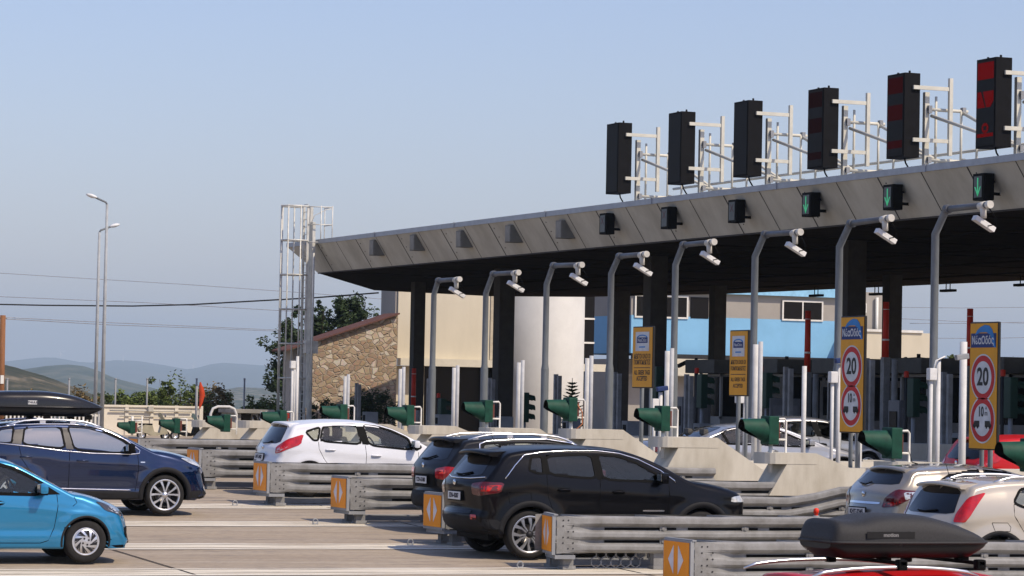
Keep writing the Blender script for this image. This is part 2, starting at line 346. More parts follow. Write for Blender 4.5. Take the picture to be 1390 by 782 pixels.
# pines behind the stone building
bp_ = on_g(392, 555, 150); z0 = bp_.z
def rel(px, py, y, b): p = onY(px, py, y); return (p.x-b.x, p.y-b.y, p.z-b.z)
tree('pine_tree', 'dark pine with drooping branches behind the caged ladder', 'tree', bp_, 6.5, [(rel(392, 505, 150, bp_), .8, 1.1), (rel(388, 470, 150, bp_), .8, 1.1), (rel(398, 445, 150, bp_), .5, .8), (rel(376, 520, 150, bp_), .7, 1.1), (rel(405, 430, 150, bp_), .3, .5), (rel(398, 540, 150, bp_), .7, .8)], LEAF_PINE, 6500, .11, 1, group='pines behind the stone building')
b = on_g(432, 555, 152)
tree('pine_tree', 'slim pine rising over the stone roof just right of the ladder', 'tree', b, 6.2, [(rel(432, 455, 152, b), .8, .95), (rel(430, 435, 152, b), .4, .5), (rel(433, 420, 152, b), .2, .45), (rel(440, 478, 152, b), .9, .7)], LEAF_PINE, 4200, .11, 2, group='pines behind the stone building')
b = on_g(474, 555, 152)
tree('pine_tree', 'bushy pine above the middle of the sloping stone roof', 'tree', b, 6.8, [(rel(474, 436, 152, b), 1.1, .9), (rel(460, 418, 152, b), .6, .6), (rel(481, 415, 152, b), .6, .6), (rel(490, 428, 152, b), .4, .4), (rel(470, 462, 152, b), .9, .6)], LEAF_PINE, 5500, .11, 3, group='pines behind the stone building')
# roadside bushes beyond the white wall
BU = [(10, 545, .5, 5, LEAF_DRY), (40, 548, .8, 5, LEAF_DRY), (110, 547, 1.0, 5, LEAF_DRY), (152, 541, .9, 6, LEAF_BUSH), (172, 543, .8, 7, LEAF_BUSH), (195, 536, .9, 8, LEAF_BUSH), (207, 543, 1.0, 9, LEAF_BUSH), (224, 529, .7, 10, LEAF_BUSH), (245, 538, 1.5, 11, LEAF_BUSH), (266, 545, .8, 12, LEAF_DRY), (287, 535, 1.15, 13, LEAF_DRY), (300, 546, 1.0, 14, LEAF_BUSH), (345, 551, .9, 15, LEAF_BUSH), (362, 549, .8, 16, LEAF_BUSH)]
BL = ['dry brown bush at the far left behind the dark roof box', 'low brown bush behind the nose of the roof box', 'brown scrub bush just left of the street lamps', 'green bush just right of the street lamps', 'small pale green bush between two fence posts behind the white wall', 'rounded green bush with thin leaves left of the slim sapling', 'spreading green bush under the slim sapling', 'slim young tree poking highest above the white wall', 'wide mid green bush behind the middle of the white wall', 'brownish bush behind the furled red flag', 'tall yellow brown tree right of the furled red flag', 'olive bush framed by the white pipe hoop', 'pale green low bush left of the ladder base', 'low green bush at the foot of the caged ladder']
for (px, py, r_, sd, lf), lab in zip(BU, BL):
    y = 128+sd % 5; r_ *= .72; b = on_g(px, py, y); c = rel(px, py+(7 if sd != 10 else 2), y, b); hh = c[2]+r_
    lowc = (c[0], c[1], c[2]*.5)
    sap = 'slim young' in lab
    blobs = [(c, r_*(.5 if sap else 1), r_*.8), (lowc, r_*(.6 if sap else 1.2), c[2]*.4), ((c[0]+r_*.4, c[1], c[2]+r_*.4), r_*.35, r_*.4)]
    tree('roadside_tree' if 'tree' in lab else 'bush', lab, 'tree' if 'tree' in lab else 'bush', b, hh, blobs, lf, 2000, .085, sd, trunk=.05, group='greenery beyond the white wall', limbs=4)
b = on_g(1290, 560, 150)
tree('roadside_tree', 'small grey green tree seen under the canopy left of the right speed sign', 'tree', b, 5.5, [(rel(1291, 500, 150, b), .5, .6), (rel(1296, 486, 150, b), .25, .45), (rel(1287, 515, 150, b), .6, .6)], LEAF_BUSH, 1500, .09, 41, trunk=.06)
b = on_g(1372, 560, 150)
tree('roadside_tree', 'small dark tree behind the far right speed sign', 'tree', b, 5.5, [(rel(1374, 498, 150, b), .5, .6), (rel(1380, 512, 150, b), .7, .6)], LEAF_BUSH, 1200, .09, 42, trunk=.06)
# ================================================================== BUILDINGS AND CANOPY
FASC = mat('fascia_metal', (.55, .535, .46), .6, .0, var=.08, scale=.7, dirt=(.36, .34, .28), stretch=(1, 1, .35))
TRIM = mat('roof_edge_metal', (.34, .36, .39), .45, .4, var=.08)
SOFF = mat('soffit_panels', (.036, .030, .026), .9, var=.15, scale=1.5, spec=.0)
SEAM = mat('panel_seam', (.06, .055, .05), .8)
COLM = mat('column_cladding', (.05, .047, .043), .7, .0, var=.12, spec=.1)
can = thing('toll_canopy', 'long grey toll plaza roof with sloping panelled fascia and dark soffit', 'canopy', (40, 90, 7.5))
ca = Vector((-40, -90, -7.5))
XT, XB, ZT, ZB = 39.5, 40.2, 8.62, 7.53
back = [(48.7, 134.9), (55.6, 137.6), (59.1, 134.4), (61.8, 125), (63, 101.5), (63.5, 46)]
Yn, YfT, YfB = 46.0, 119.9, 118.0
mb = MB(); mb.add([(XT, Yn, ZT), (XT, YfT, ZT), (XB, YfB, ZB), (XB, Yn, ZB)], [(0, 1, 2, 3)])
# left end, following the angled plan
outT = [(XT, YfT), (48.4, 137.2), (55.8, 140)]; outB = [(XB, YfB)]+back[:2]
for i in range(2): mb.add([(*outT[i], ZT), (*outT[i+1], ZT), (*outB[i+1], ZB), (*outB[i], ZB)], [(0, 1, 2, 3)])
bk = back[1:]; bt = [(55.8, 140), (60.5, 136), (63.2, 126), (64.4, 101.8), (64.9, 46)]
for i in range(len(bk)-1): mb.add([(*bt[i], ZT), (*bt[i+1], ZT), (*bk[i+1], ZB), (*bk[i], ZB)], [(0, 1, 2, 3)])
mb.add([(XT, Yn, ZT), (XB, Yn, ZB), (63.5, Yn, ZB), (64.9, Yn, ZT)], [(0, 1, 2, 3)])
mb.v = [tuple(Vector(v)+ca) for v in mb.v]; mb.build('fascia', FASC, can, recalc=False)
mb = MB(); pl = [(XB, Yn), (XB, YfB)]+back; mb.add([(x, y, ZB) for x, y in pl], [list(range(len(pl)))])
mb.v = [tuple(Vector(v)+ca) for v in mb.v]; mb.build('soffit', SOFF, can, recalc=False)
mb = MB()
top = [(XT-.04, Yn-.04), (XT-.04, YfT+.04), (48.4, 137.3), (55.8, 140.1), (60.6, 136.1), (63.3, 126), (64.5, 101.8), (65, Yn-.04)]
mb.prism(top, 'z', ZT, ZT+.17)
for k in range(9): mb.box((XT-.05, 52+k*8.2, ZT+.09), (.03, .05, .2))
mb.v = [tuple(Vector(v)+ca) for v in mb.v]; mb.build('roof_edge', TRIM, can)
# seams on the fascia and ribs under the soffit
mb = MB(); mb2 = MB()
fdir = Vector((XB-XT, 0, ZB-ZT)); fn = Vector((ZB-ZT, 0, -(XB-XT))).normalized(); fn = fn if fn.x < 0 else -fn
for k in range(33):
    y = 118.4-k*2.26
    if y < Yn+.3: break
    a = Vector((XT, y, ZT))+fn*.004; b = Vector((XB, y, ZB))+fn*.004; wd = .07 if k % 2 else .045
    mb.add([a+Vector((0, -wd/2, 0)), a+Vector((0, wd/2, 0)), b+Vector((0, wd/2, 0)), b+Vector((0, -wd/2, 0))], [(0, 1, 2, 3)])
    if k % 2:
        for q in (.15, .42, .75):
            c = a.lerp(b, q)+Vector((0, -.28, 0)); mb.box(c, (.02, .035, .035))
mb.b2((XB-.03, Yn, ZB-.02), (XB+.03, YfB, ZB+.02))
mb.v = [tuple(Vector(v)+ca) for v in mb.v]; mb.build('panel_seams', SEAM, can)
mb = MB()
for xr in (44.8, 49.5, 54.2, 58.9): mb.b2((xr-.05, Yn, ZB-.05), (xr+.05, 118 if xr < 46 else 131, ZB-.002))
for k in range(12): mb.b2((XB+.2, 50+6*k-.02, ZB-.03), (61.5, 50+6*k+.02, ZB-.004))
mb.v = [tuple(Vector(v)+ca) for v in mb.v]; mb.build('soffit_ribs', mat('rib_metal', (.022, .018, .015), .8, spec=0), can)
# columns
colz = [(44, 683, .62, 'dark canopy column nearest the rounded white building'), (44, 888, .62, 'dark front canopy column right behind the left text sign'), (44, 1155, .62, 'dark front canopy column above the left speed sign'),
        (46.5, 566, .5, 'dark canopy column at the left end beside the beige wall'), (57, 843, .55, 'rear canopy column left of the left text sign, beside dark glazing'), (57, 973, .55, 'rear canopy column in front of the blue wall, left of the right text sign'), (57, 1210, .55, 'rear canopy column standing against the sky between the two speed signs')]
for x, px, wd, lab in colz:
    p = onX(px, 480, x); gz = g(p.y); t = thing('canopy_column', lab, 'column', (x, p.y, gz), group='columns carrying the toll canopy')
    h = ZB-gz-.004
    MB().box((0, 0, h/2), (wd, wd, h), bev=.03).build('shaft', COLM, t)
    mb = MB(); mb.tube([(-.1, wd*.75, 0), (-.1, wd*.75, h-1.0), (.0, wd*.9, h-.75), (.25, wd*1.6, h-.02)], .055, 8); 
    for q in (1, 2.6, 4.2): mb.box((-.1, wd*.62, q), (.08, .3, .04))
    mb.build('drainpipe', mat('pipe_grey', (.13, .13, .13), .5), t)
    MB().box((0, 0, .12), (wd+.25, wd+.25, .24), bev=.02).build('plinth', CONCD, t)
# ladder with cage at the left end ------------------------------------
LM = mat('ladder_paint', (.62, .61, .55), .5, .2, var=.15)
gz = g(121); lx, ly = 39.02, 116.2
t = thing('caged_ladder', 'tall pale metal ladder with safety cage beside the canopy end', 'ladder', (lx, ly, gz)); H = 9.2
mb = MB()
for dx in (-.25, .25): mb.box((dx*.0+.05 if 0 else 0, dx, H/2), (.09, .07, H))
mb.build('side_rails', LM, t)
mb = MB()
for k in range(31): mb.tube([(0, -.25, .3*k+.25), (0, .25, .3*k+.25)], .015, 6)
mb.build('rungs', LM, t)
mb = MB()
for z in [1.0+1.36*k for k in range(7)]+[H-.05]:
    mb.tube([(0, .27, z), (-.35, .42, z), (-.85, .36, z), (-1.02, 0, z), (-.85, -.36, z), (-.35, -.42, z), (0, -.27, z)], .036, 6)
for a, b in ((-.35, .42), (-.85, .36), (-1.02, 0), (-.85, -.36), (-.35, -.42)): mb.tube([(a, b, .9), (a, b, H)], .03, 6)
mb.build('cage', LM, t)
mb = MB()
for z in (H-.05, H-.75, H-1.45): mb.tube([(0, -.3, z), (.95, -.45, z), (.95, .5, z)], .022, 6)
for x, y in ((.95, -.45), (.95, .5), (.5, -.38)): mb.tube([(x, y, H-1.7), (x, y, H)], .022, 6)
mb.tube([(.1, -.3, H-.75), (.25, -.3, H-.4), (.7, -.4, H-.15), (.9, -.45, H-.12)], .016, 6)
mb.build('top_guardrail', LM, t)
mb = MB(); mb.box((.28, -.05, H/2-.6), (.12, .3, H-.1)); mb.box((.15, -.45, 3.6), (.5, .35, .5)); mb.tube([(.1, -.75, 0), (.1, -.75, H-1.9)], .04, 8)
mb.b2((.22, .12, 1.2), (.34, .3, H)); mb.build('support_mast', LM, t)
# gantry boards ----------------------------------------------------------
LEDF = mat('led_screen', (.008, .008, .009), .5, 0, var=.1, spec=.08)
LEDR = {k: mat('lit_red_%s' % n, (.012, .001, .001), .6, spec=.03, emit=((1, .008, .010), v)) for k, n, v in ((3, 'bright', .085), (2, 'dim', .016), (1, 'faint', .003))}
CAB = mat('cabinet_black', (.009, .009, .010), .7, spec=.08)
BRK = mat('bracket_cream', (.62, .60, .51), .6, .0, var=.08, scale=3)
boards = [(841, 168, 263, 0, 'furthest left and smallest black lane display board, blank'), (926, 153, 250, 0, 'second blank black display board from the left on the canopy edge'), (1016, 138, 240, 0, 'third blank black display board, left of the board above the sixth lane'),
          (1118, 121, 229, 1, 'fourth black display board, with hardly visible red panels'), (1227, 101, 215, 2, 'tall display board with three dim dark red panels'), (1350, 80, 201, 3, 'nearest black display board with three bright red symbols, at the right edge')]
BY = []
for i, (px, pt, pb, lit, lab) in enumerate(boards):
    x = 40.0; p = onX(px, pt, x); q = onX(px, pb, x); y = p.y; h = p.z-q.z
    BY.append(y)
    t = thing('lane_display_board', lab, 'display board', (x, y, q.z), group='display boards along the canopy edge')
    W, D = .92, .46
    MB().box((0, 0, h/2), (D, W, h), bev=.015).build('cabinet', CAB, t)
    MB().b2((-D/2-.012, -W/2+.05, .06), (-D/2-.002, W/2-.05, h-.05)).build('screen', LEDF, t)
    if lit:
        m = LEDR[lit]; fx = -D/2-.016; pw = W-.16
        def panel(z0, z1, shp):
            mb = MB()
            if shp == 0: mb.b2((fx, -pw/2, z0), (fx+.003, pw/2, z1))
            elif shp == 1: # flag like panel with a dark slash
                mb.prism([(pw/2, z0), (pw/2, z1), (pw*.28, z1), (pw*.1, z0+.12), (pw*.02, z0)], 'x', fx, fx+.003)
                mb.prism([(-pw/2, z1), (-pw/2, z0+.15), (-pw*.3, z0), (-pw*.05, z0), (pw*.0, z0+.1), (pw*.16, z1)], 'x', fx, fx+.003)
            else:
                mb.b2((fx, -pw/2, z0), (fx+.003, pw/2, z0+.09))
                mb.prism([(.16*math.cos(a)*(1 if 1 else 0), z0+.22+.13*math.sin(a)) for a in [k*math.pi/8 for k in range(16)]], 'x', fx, fx+.003)
                mb.b2((fx-.004, -.07, z0+.17), (fx-.001, .07, z0+.27), mi=1)
            mb.build('lit_symbol', [m, LEDF], t)
        panel(h-.52, h-.1, 0); panel(h-1.22, h-.82, 1 if lit == 3 else 0); panel(h-1.95, h-1.75, 2 if lit == 3 else 0)
    mb = MB()
    for dy in (-.3, .3): mb.tube([(0, dy, h), (0, dy, h+.07)], .03, 8)
    mb.build('lifting_eye', CAB, t)
    mb = MB(); yb = -W/2-.04
    for z in (h*.83, h*.21):
        mb.box((D/2+.35, yb, z), (1.15, .06, .10))
    mb.box((D/2+.88, yb, h*.5), (.1, .1, h*.92))
    mb.build('bracket', BRK, t)
    mb = MB(); mb.tube([(0, -.1, 0), (.02, -.12, -.12), (.12, -.16, -.3), (.3, -.2, 8.8-q.z)], .022, 6); mb.build('cable', BLACK, t)
t = thing('sign_gantry', 'cream tubular lattice frame along the canopy edge behind the display boards', 'truss', (41, 78, 8.8)); 
mb = MB(); cl = MB()
ends = [BY[0]+1.5]+BY+[BY[-1]-4.5, BY[-1]-9]
zb = 8.80
for i, y in enumerate(BY+[BY[-1]-4.5]):
    y0 = y-78; ht = 2.05
    mb.box((-.45, y0-.22, ht/2), (.13, .13, ht)); mb.tube([(-.2, y0-.3, 0), (-.2, y0-.3, ht*.95)], .035, 8)
    mb.tube([(.55, y0-.32, 0), (.55, y0-.32, ht*.78)], .035, 8); mb.tube([(1.1, y0-.2, 0), (1.1, y0-.2, 1.1)], .035, 8)
    mb.tube([(-.45, y0-.3, ht*.78), (.75, y0-.3, ht*.78)], .045, 8); mb.tube([(-.45, y0-.3, .28), (.75, y0-.3, .28)], .045, 8)
    for q in (-.4, .62):
        for zq, hq in ((ht*.78, .2), (.28, .16)): MB().box((q, y0-.3, zq), (.10, .14, hq)).build('clamp', GREYP, t)
    mb.tube([(.6, y0-.32, ht*.76), (.75, y0-3.6, .25)], .045, 8); mb.tube([(-.35, y0-.32, ht*.70), (.55, y0-4.3, .2)], .045, 8)
    mb.tube([(.6, y0-.32, .3), (1.2, y0-3.9, .2)], .04, 8); mb.tube([(1.2, y0, .22), (.5, y0-4.3, .35)], .04, 8)
mb.tube([(.65, BY[0]-77, .2), (.65, BY[-1]-87, .2)], .05, 8); mb.tube([(1.5, BY[0]-77, .2), (1.5, BY[-1]-87, .2)], .05, 8); mb.tube([(1.15, BY[0]-77.5, .62), (1.15, BY[-1]-87, .62)], .04, 8)
mb.build('lattice', BRK, t)
# fascia signals -----------------------------------------------------------
ARW = mat('green_arrow', (.05, .3, .15), .5, emit=((.1, .75, .35), .30)); XRED = mat('unlit_red_cross', (.13, .05, .06), .6); LENS = mat('signal_window', (.075, .085, .085), .3)
fs = [(824, 304, 0), (908, 296, 0), (1000, 287, 0), (1101, 278, 1), (1212, 268, 1), (1335, 254, 1)]
fl = ['smallest fascia signal with unlit red cross, furthest left of the dark ones', 'fascia signal with unlit red cross, between the first two', 'fascia signal with unlit dusky red face, just left of the green arrows', 'green down arrow signal on the fascia, smallest of three', 'green down arrow signal on the fascia, middle one of three', 'green down arrow signal on the fascia, nearest and largest at right']
def fasc_pt(px, py):
    x = XT+.35; p = onX(px, py, x); return p
for (px, py, grn), lab in zip(fs, fl):
    p = fasc_pt(px, py); bx = XT-.02
    p = onX(px, py, bx); t = thing('lane_signal', lab, 'lane signal', p, group='lane signals on the canopy fascia')
    MB().box((0, 0, 0), (.30, .52, .66), bev=.02).build('housing', BLACK, t)
    MB().b2((-.162, -.18, -.26), (-.152, .18, .26)).build('window', LENS, t)
    mb = MB()
    if grn:
        mb.b2((-.168, -.025, -.2), (-.164, .025, .22)); 
        for s_ in (-1, 1): mb.prism([(0, -.24), (s_*.15, .0), (s_*.10, .0), (0, -.16)], 'x', -.168, -.164)
        mb.build('arrow', ARW, t)
    else:
        for s_ in (-1, 1): mb.prism([(-.12*s_, -.02), (-.09*s_, -.02), (.12*s_, .2), (.09*s_, .2)], 'x', -.168, -.164)
        mb.build('cross', XRED, t)
    mb = MB(); mb.box((.28, -.05, -.15), (.28, .06, .06)); mb.box((.2, -.05, .15), (.2, .06, .06)); mb.box((.2, -.22, -.2), (.3, .02, .02)); mb.build('bracket', BLACK, t)
bl = ['blank grey box on the fascia nearest the ladder', 'second blank grey fascia box from the ladder', 'third blank grey fascia box, mid way from the ladder', 'fourth blank grey fascia box from the ladder', 'blank grey fascia box just left of the dark lane signals']
for (px, py), lab in zip([(505, 336), (560, 329), (623, 324), (690, 317), (759, 311)], bl):
    p = onX(px, py, XT); t = thing('blank_signal_box', lab, 'metal box', (XT+.1, p.y, p.z), group='blank boxes on the canopy fascia')
    mb = MB(); mb.prism([(-.12, -.30), (-.12, .28), (.28, .28), (.62, -.30)], 'y', -.24, .24); mb.build('cover', mat('box_cover', (.17, .165, .145), .6), t)
    MB().b2((-.132, -.2, -.27), (-.124, .2, .25)).build('front_plate', mat('blank_front', (.25, .24, .21), .6), t)
# ---------------------------------------------------------------- background buildings
def stone_mat():
    m = bpy.data.materials.new('rubble_stone'); m.use_nodes = True; nt = m.node_tree; L = nt.links; b = nt.nodes['Principled BSDF']; N = nt.nodes.new; b.inputs['Roughness'].default_value = .9
    tc = N('ShaderNodeTexCoord'); n0 = N('ShaderNodeTexNoise'); n0.inputs['Scale'].default_value = 1.4; L.new(tc.outputs['Object'], n0.inputs['Vector'])
    vm = N('ShaderNodeVectorMath'); vm.operation = 'MULTIPLY_ADD'; vm.inputs[1].default_value = (.35, .35, .35); L.new(n0.outputs['Color'], vm.inputs[0]); L.new(tc.outputs['Object'], vm.inputs[2])
    mp = N('ShaderNodeMapping'); mp.inputs['Scale'].default_value = (3.0, 3.0, 4.4); L.new(vm.outputs[0], mp.inputs[0])
    v = N('ShaderNodeTexVoronoi'); v.feature = 'F1'; v.inputs['Scale'].default_value = 1.0; L.new(mp.outputs[0], v.inputs['Vector'])
    e = N('ShaderNodeTexVoronoi'); e.feature = 'DISTANCE_TO_EDGE'; e.inputs['Scale'].default_value = 1.0; L.new(mp.outputs[0], e.inputs['Vector'])
    sp = N('ShaderNodeSeparateColor'); L.new(v.outputs['Color'], sp.inputs[0])
    r = N('ShaderNodeValToRGB'); el = r.color_ramp.elements; el[0].color = (.38, .27, .17, 1); el[1].color = (.55, .43, .30, 1)
    for pos, c in ((.18, (.37, .27, .18)), (.30, (.46, .35, .23)), (.5, (.58, .46, .32)), (.68, (.42, .30, .18)), (.82, (.66, .58, .46)), (.9, (.42, .28, .18))):
        k = el.new(pos); k.color = (*c, 1)
    r.color_ramp.interpolation = 'CONSTANT'; L.new(sp.outputs[0], r.inputs[0])
    n = N('ShaderNodeTexNoise'); n.inputs['Scale'].default_value = 9; n.inputs['Detail'].default_value = 5; L.new(tc.outputs['Object'], n.inputs['Vector'])
    mm = N('ShaderNodeMix'); mm.data_type = 'RGBA'; mm.blend_type = 'MULTIPLY'; mm.inputs['Factor'].default_value = .45; L.new(r.outputs[0], mm.inputs['A']); L.new(n.outputs['Color'], mm.inputs['B'])
    mr = N('ShaderNodeMapRange'); mr.inputs['From Min'].default_value = .03; mr.inputs['From Max'].default_value = .10; L.new(e.outputs['Distance'], mr.inputs['Value'])
    mx = N('ShaderNodeMix'); mx.data_type = 'RGBA'; mx.inputs['A'].default_value = (.36, .29, .21, 1); L.new(mr.outputs[0], mx.inputs['Factor']); L.new(mm.outputs['Result'], mx.inputs['B']); L.new(mx.outputs['Result'], b.inputs['Base Color'])
    bp = N('ShaderNodeBump'); bp.inputs['Strength'].default_value = .9; bp.inputs['Distance'].default_value = .06; L.new(mr.outputs[0], bp.inputs['Height']); L.new(bp.outputs[0], b.inputs['Normal']); return m
STONE = stone_mat(); TILE = mat('red_roof_tiles', (.13, .06, .045), .8, scale=6, bump=.3)
BEIGE = mat('beige_render', (.60, .545, .42), .85, var=.05, scale=.7, bump=.05, stretch=(1, 1, .3)); CREAM = mat('cream_trim', (.60, .56, .45), .8, var=.05)
CYLM = mat('pale_cladding', (.55, .54, .50), .6, var=.05, scale=.8); BLUEW = mat('blue_render', (.22, .46, .68), .8, var=.05, scale=.6); GREYW = mat('grey_render', (.34, .315, .28), .85, var=.06, scale=.6)
BLUER = mat('blue_roof_sheet', (.28, .55, .75), .5); DWIN = mat('dark_window', (.008, .008, .009), .15, var=.05, spec=.12)
GB = .92
def P(px, py, y): p = onY(px, py, y); return p.x, p.z
b0 = (49, 144, GB); t = thing('stone_building', 'low rubble stone building with a single sloping red tiled roof', 'building', b0)
x1, zr = P(540, 427, 144); xl, zl = P(417, 467, 144); xll, zll = P(388, 477, 144)
mb = MB(); mb.prism([(xl-49, 0), (x1-49, 0), (x1-49, zr-GB), (xl-49, zl-GB)], 'y', 0, 1.9); mb.build('wall', STONE, t)
def slab(a, b, th, y0_, y1_): return MB().prism([(a[0], a[1]), (b[0], b[1]), (b[0], b[1]+th), (a[0], a[1]+th)], 'y', y0_, y1_)
slab((xll-49.1, zll-GB), (x1-49, zr-GB+.004), .075, -.3, 1.95).build('roof', TILE, t)
mb = MB(); mb.b2((xll-49+.5, .4, 0), (xl-49-.003, 1.9, zll-GB+.1)); mb.build('side_lean_to', GREYW, t)
MB().b2((xll-49+.9, .38, .2), (xll-49+1.5, .397, 1.9)).build('dark_doorway', DWIN, t)
mb = MB(); c = onY(546, 419, 146); mb.box((c.x-49, -.5, c.z-GB), (.35, .14, .14)); mb.tube([(c.x-49-.1, -.4, c.z-GB), (c.x-49-.2, 0, c.z-GB-.12)], .03, 6)
mb.build('wall_camera', WHITEP, t)
# beige office, the shade on its left side painted grey
t = thing('beige_office', 'plain beige rendered office block with side shade painted grey and shaded entrance', 'building', (55, 146, GB))
gx0, gz1 = P(515, 392, 146); gx1, _ = P(541, 400, 146); bx1, _ = P(697, 400, 146); _, lz = P(620, 488, 146); _, lz2 = P(620, 498, 146)
ax0 = gx1-55; ax1 = bx1-55
MB().b2((ax0, 0, lz-GB), (ax1, 2.3, 7.6)).build('upper_wall', BEIGE, t); MB().b2((ax0-.12, .1, 3.2), (ax0-.004, 2.2, 7.5)).build('side_shade', GREYW, t)  # thin grey slab paints in the shade on the beige wall's left side
MB().b2((ax0-.0, -.5, lz2-GB), (ax1, 0-.003, lz-GB)).build('ledge', CREAM, t)
MB().b2((ax0, -.003+.6, 0), (ax0+1.7, 2.2, lz2-GB-.004)).build('entrance_wall', BEIGE, t)
MB().b2((ax0+1.7, 1.9, 0), (ax1, 2.1, lz-GB)).build('entrance_glazing', DWIN, t)
MB().b2((ax1-.35-.9, -.06, lz-GB+.02), (ax1-.35, -.003, 7.4)).build('recess_shade_strip', mat('beige_shade', (.50, .44, .33), .85), t)  # flat darker beige strip, recess shade put into its colour
# rounded tower
t = thing('rounded_tower', 'pale rounded tower clad in smooth panels, behind the canopy', 'building', (0, 0, 0))
a0 = onY(693, 500, 145.6); a1 = onY(794, 500, 145.6); rr = (a1.x-a0.x)/2*.96; cx = (a0.x+a1.x)/2
t.location = (cx, 144.0+rr, GB); MB().lathe([(rr, 0), (rr, 8.6), (0, 8.6)], 'z', n=64).build('cladding', CYLM, t)
mb = MB(); gx = P(826, 430, 145.4)[0]-cx; mb.b2((rr*.8, 1.2, 0), (gx, 5, 8.4)); mb.build('dark_glazing', DWIN, t)
mb = MB(); 
for py in (433, 466): mb.b2((rr*.9, 1.13, P(810, py, 145.4)[1]-GB), (gx, 1.197, P(810, py, 145.4)[1]-GB+.09))
mb.build('glazing_bars', WHITEP, t)
MB().b2((rr*.9, .5, P(810, 504, 144.8)[1]-GB), (gx+1.6, 1.19, P(810, 494, 144.8)[1]-GB)).build('entrance_beam', CREAM, t)
# blue building
t = thing('blue_office', 'two storey office with pale blue band, grey upper wall and white framed windows', 'building', (67, 150, GB))
def q(px, py): x, z = P(px, py, 150); return x-67, z-GB
xL = q(857, 433)[0]; xR = q(1136, 433)[0]; z487 = q(1000, 483)[1]; z433 = q(1000, 432)[1]; zrf = q(1090, 403)[1]; ztop = q(1090, 392)[1]+.4
MB().b2((xL, 0, z487), (xR, 9, z433)).build('blue_band', BLUEW, t)
MB().b2((xL, .05, z433+.0), (xR-.02, 9, zrf)).build('upper_wall', GREYW, t)
mb = MB(); mb.b2((xL, -.25, zrf+.003), (xR+.25, 9.2, ztop+.15)); mb.build('roof', BLUER, t)
mb = MB(); zc0 = q(1000, 512)[1]; mb.b2((xL, -.9, zc0), (xR+.6, -.4, z487-.25)); mb.build('cream_parapet', CREAM, t)
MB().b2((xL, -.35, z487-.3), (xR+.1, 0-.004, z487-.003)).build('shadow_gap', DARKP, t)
MB().b2((xL, .3, 0), (xR, 9, z487-.3)).build('ground_floor', GREYW, t)
for (pxa, pya, pxb, pyb) in ((861, 402, 934, 433), (1061, 409, 1117, 437)):
    xa, za = q(pxa, pyb-2); xb, zb_ = q(pxb, pya)
    zb_ = min(zb_, zrf-.1)
    f = MB(); fr = .09
    f.b2((xa, -.07, za), (xb, 0, za+fr)); f.b2((xa, -.07, zb_-fr), (xb, 0, zb_)); f.b2((xa, -.07, za+fr), (xa+fr, 0, zb_-fr)); f.b2((xb-fr, -.07, za+fr), (xb, 0, zb_-fr)); xm = (xa+xb)/2; f.b2((xm-fr*.4, -.07, za+fr), (xm+fr*.4, 0, zb_-fr))
    wf = f.build('window', WHITEP, t); MB().b2((xa+fr, -.04, za+fr), (xb-fr, -.01, zb_-fr)).build('pane', DWIN, wf)
xa, za = q(935, 432); xb, zb_ = q(962, 404); wf = MB().b2((xa+.1, -.02, za), (xb, .04, min(zb_, zrf-.1))).build('window', DWIN, t)
# grey tower to its right
t = thing('grey_service_block', 'plain grey rendered block with one small window, right of the blue office', 'building', (74, 151, GB))
def q(px, py): x, z = P(px, py, 151); return x-74, z-GB
xa = q(1131, 420)[0]; xb = q(1204, 420)[0]
MB().b2((xa, 0, 0), (xb, 6, 8.0)).build('wall', GREYW, t)
a, b = q(1165, 424), q(1176, 412); f = MB().b2((a[0], -.05, a[1]), (b[0], -.003, b[1])).build('window', WHITEP, t); MB().b2((a[0]+.06, -.07, a[1]+.06), (b[0]-.06, -.053, b[1]-.06)).build('pane', DWIN, f)
mb = MB(); a = q(1188, 448); mb.tube([(a[0], -.15, a[1]-1), (a[0], -.15, q(1188, 404)[1])], .09, 10); mb.build('flue_pipe', WHITEP, t)
# low beige annex
t = thing('beige_annex', 'low beige flat roofed annex behind the toll booths on the right', 'building', (66, 148.5, GB))
def q(px, py): x, z = P(px, py, 148.5); return x-66, z-GB
xa = q(1160, 450)[0]; xb = q(1266, 450)[0]; zt = q(1240, 452)[1]
MB().b2((xa, 0, 0), (xb, 1.9, zt)).build('wall', BEIGE, t); mb = MB(); mb.b2((xa-.1, -.1, zt+.003), (q(1252, 450)[0], 2.0, zt+.14)); mb.build('coping', WHITEP, t)
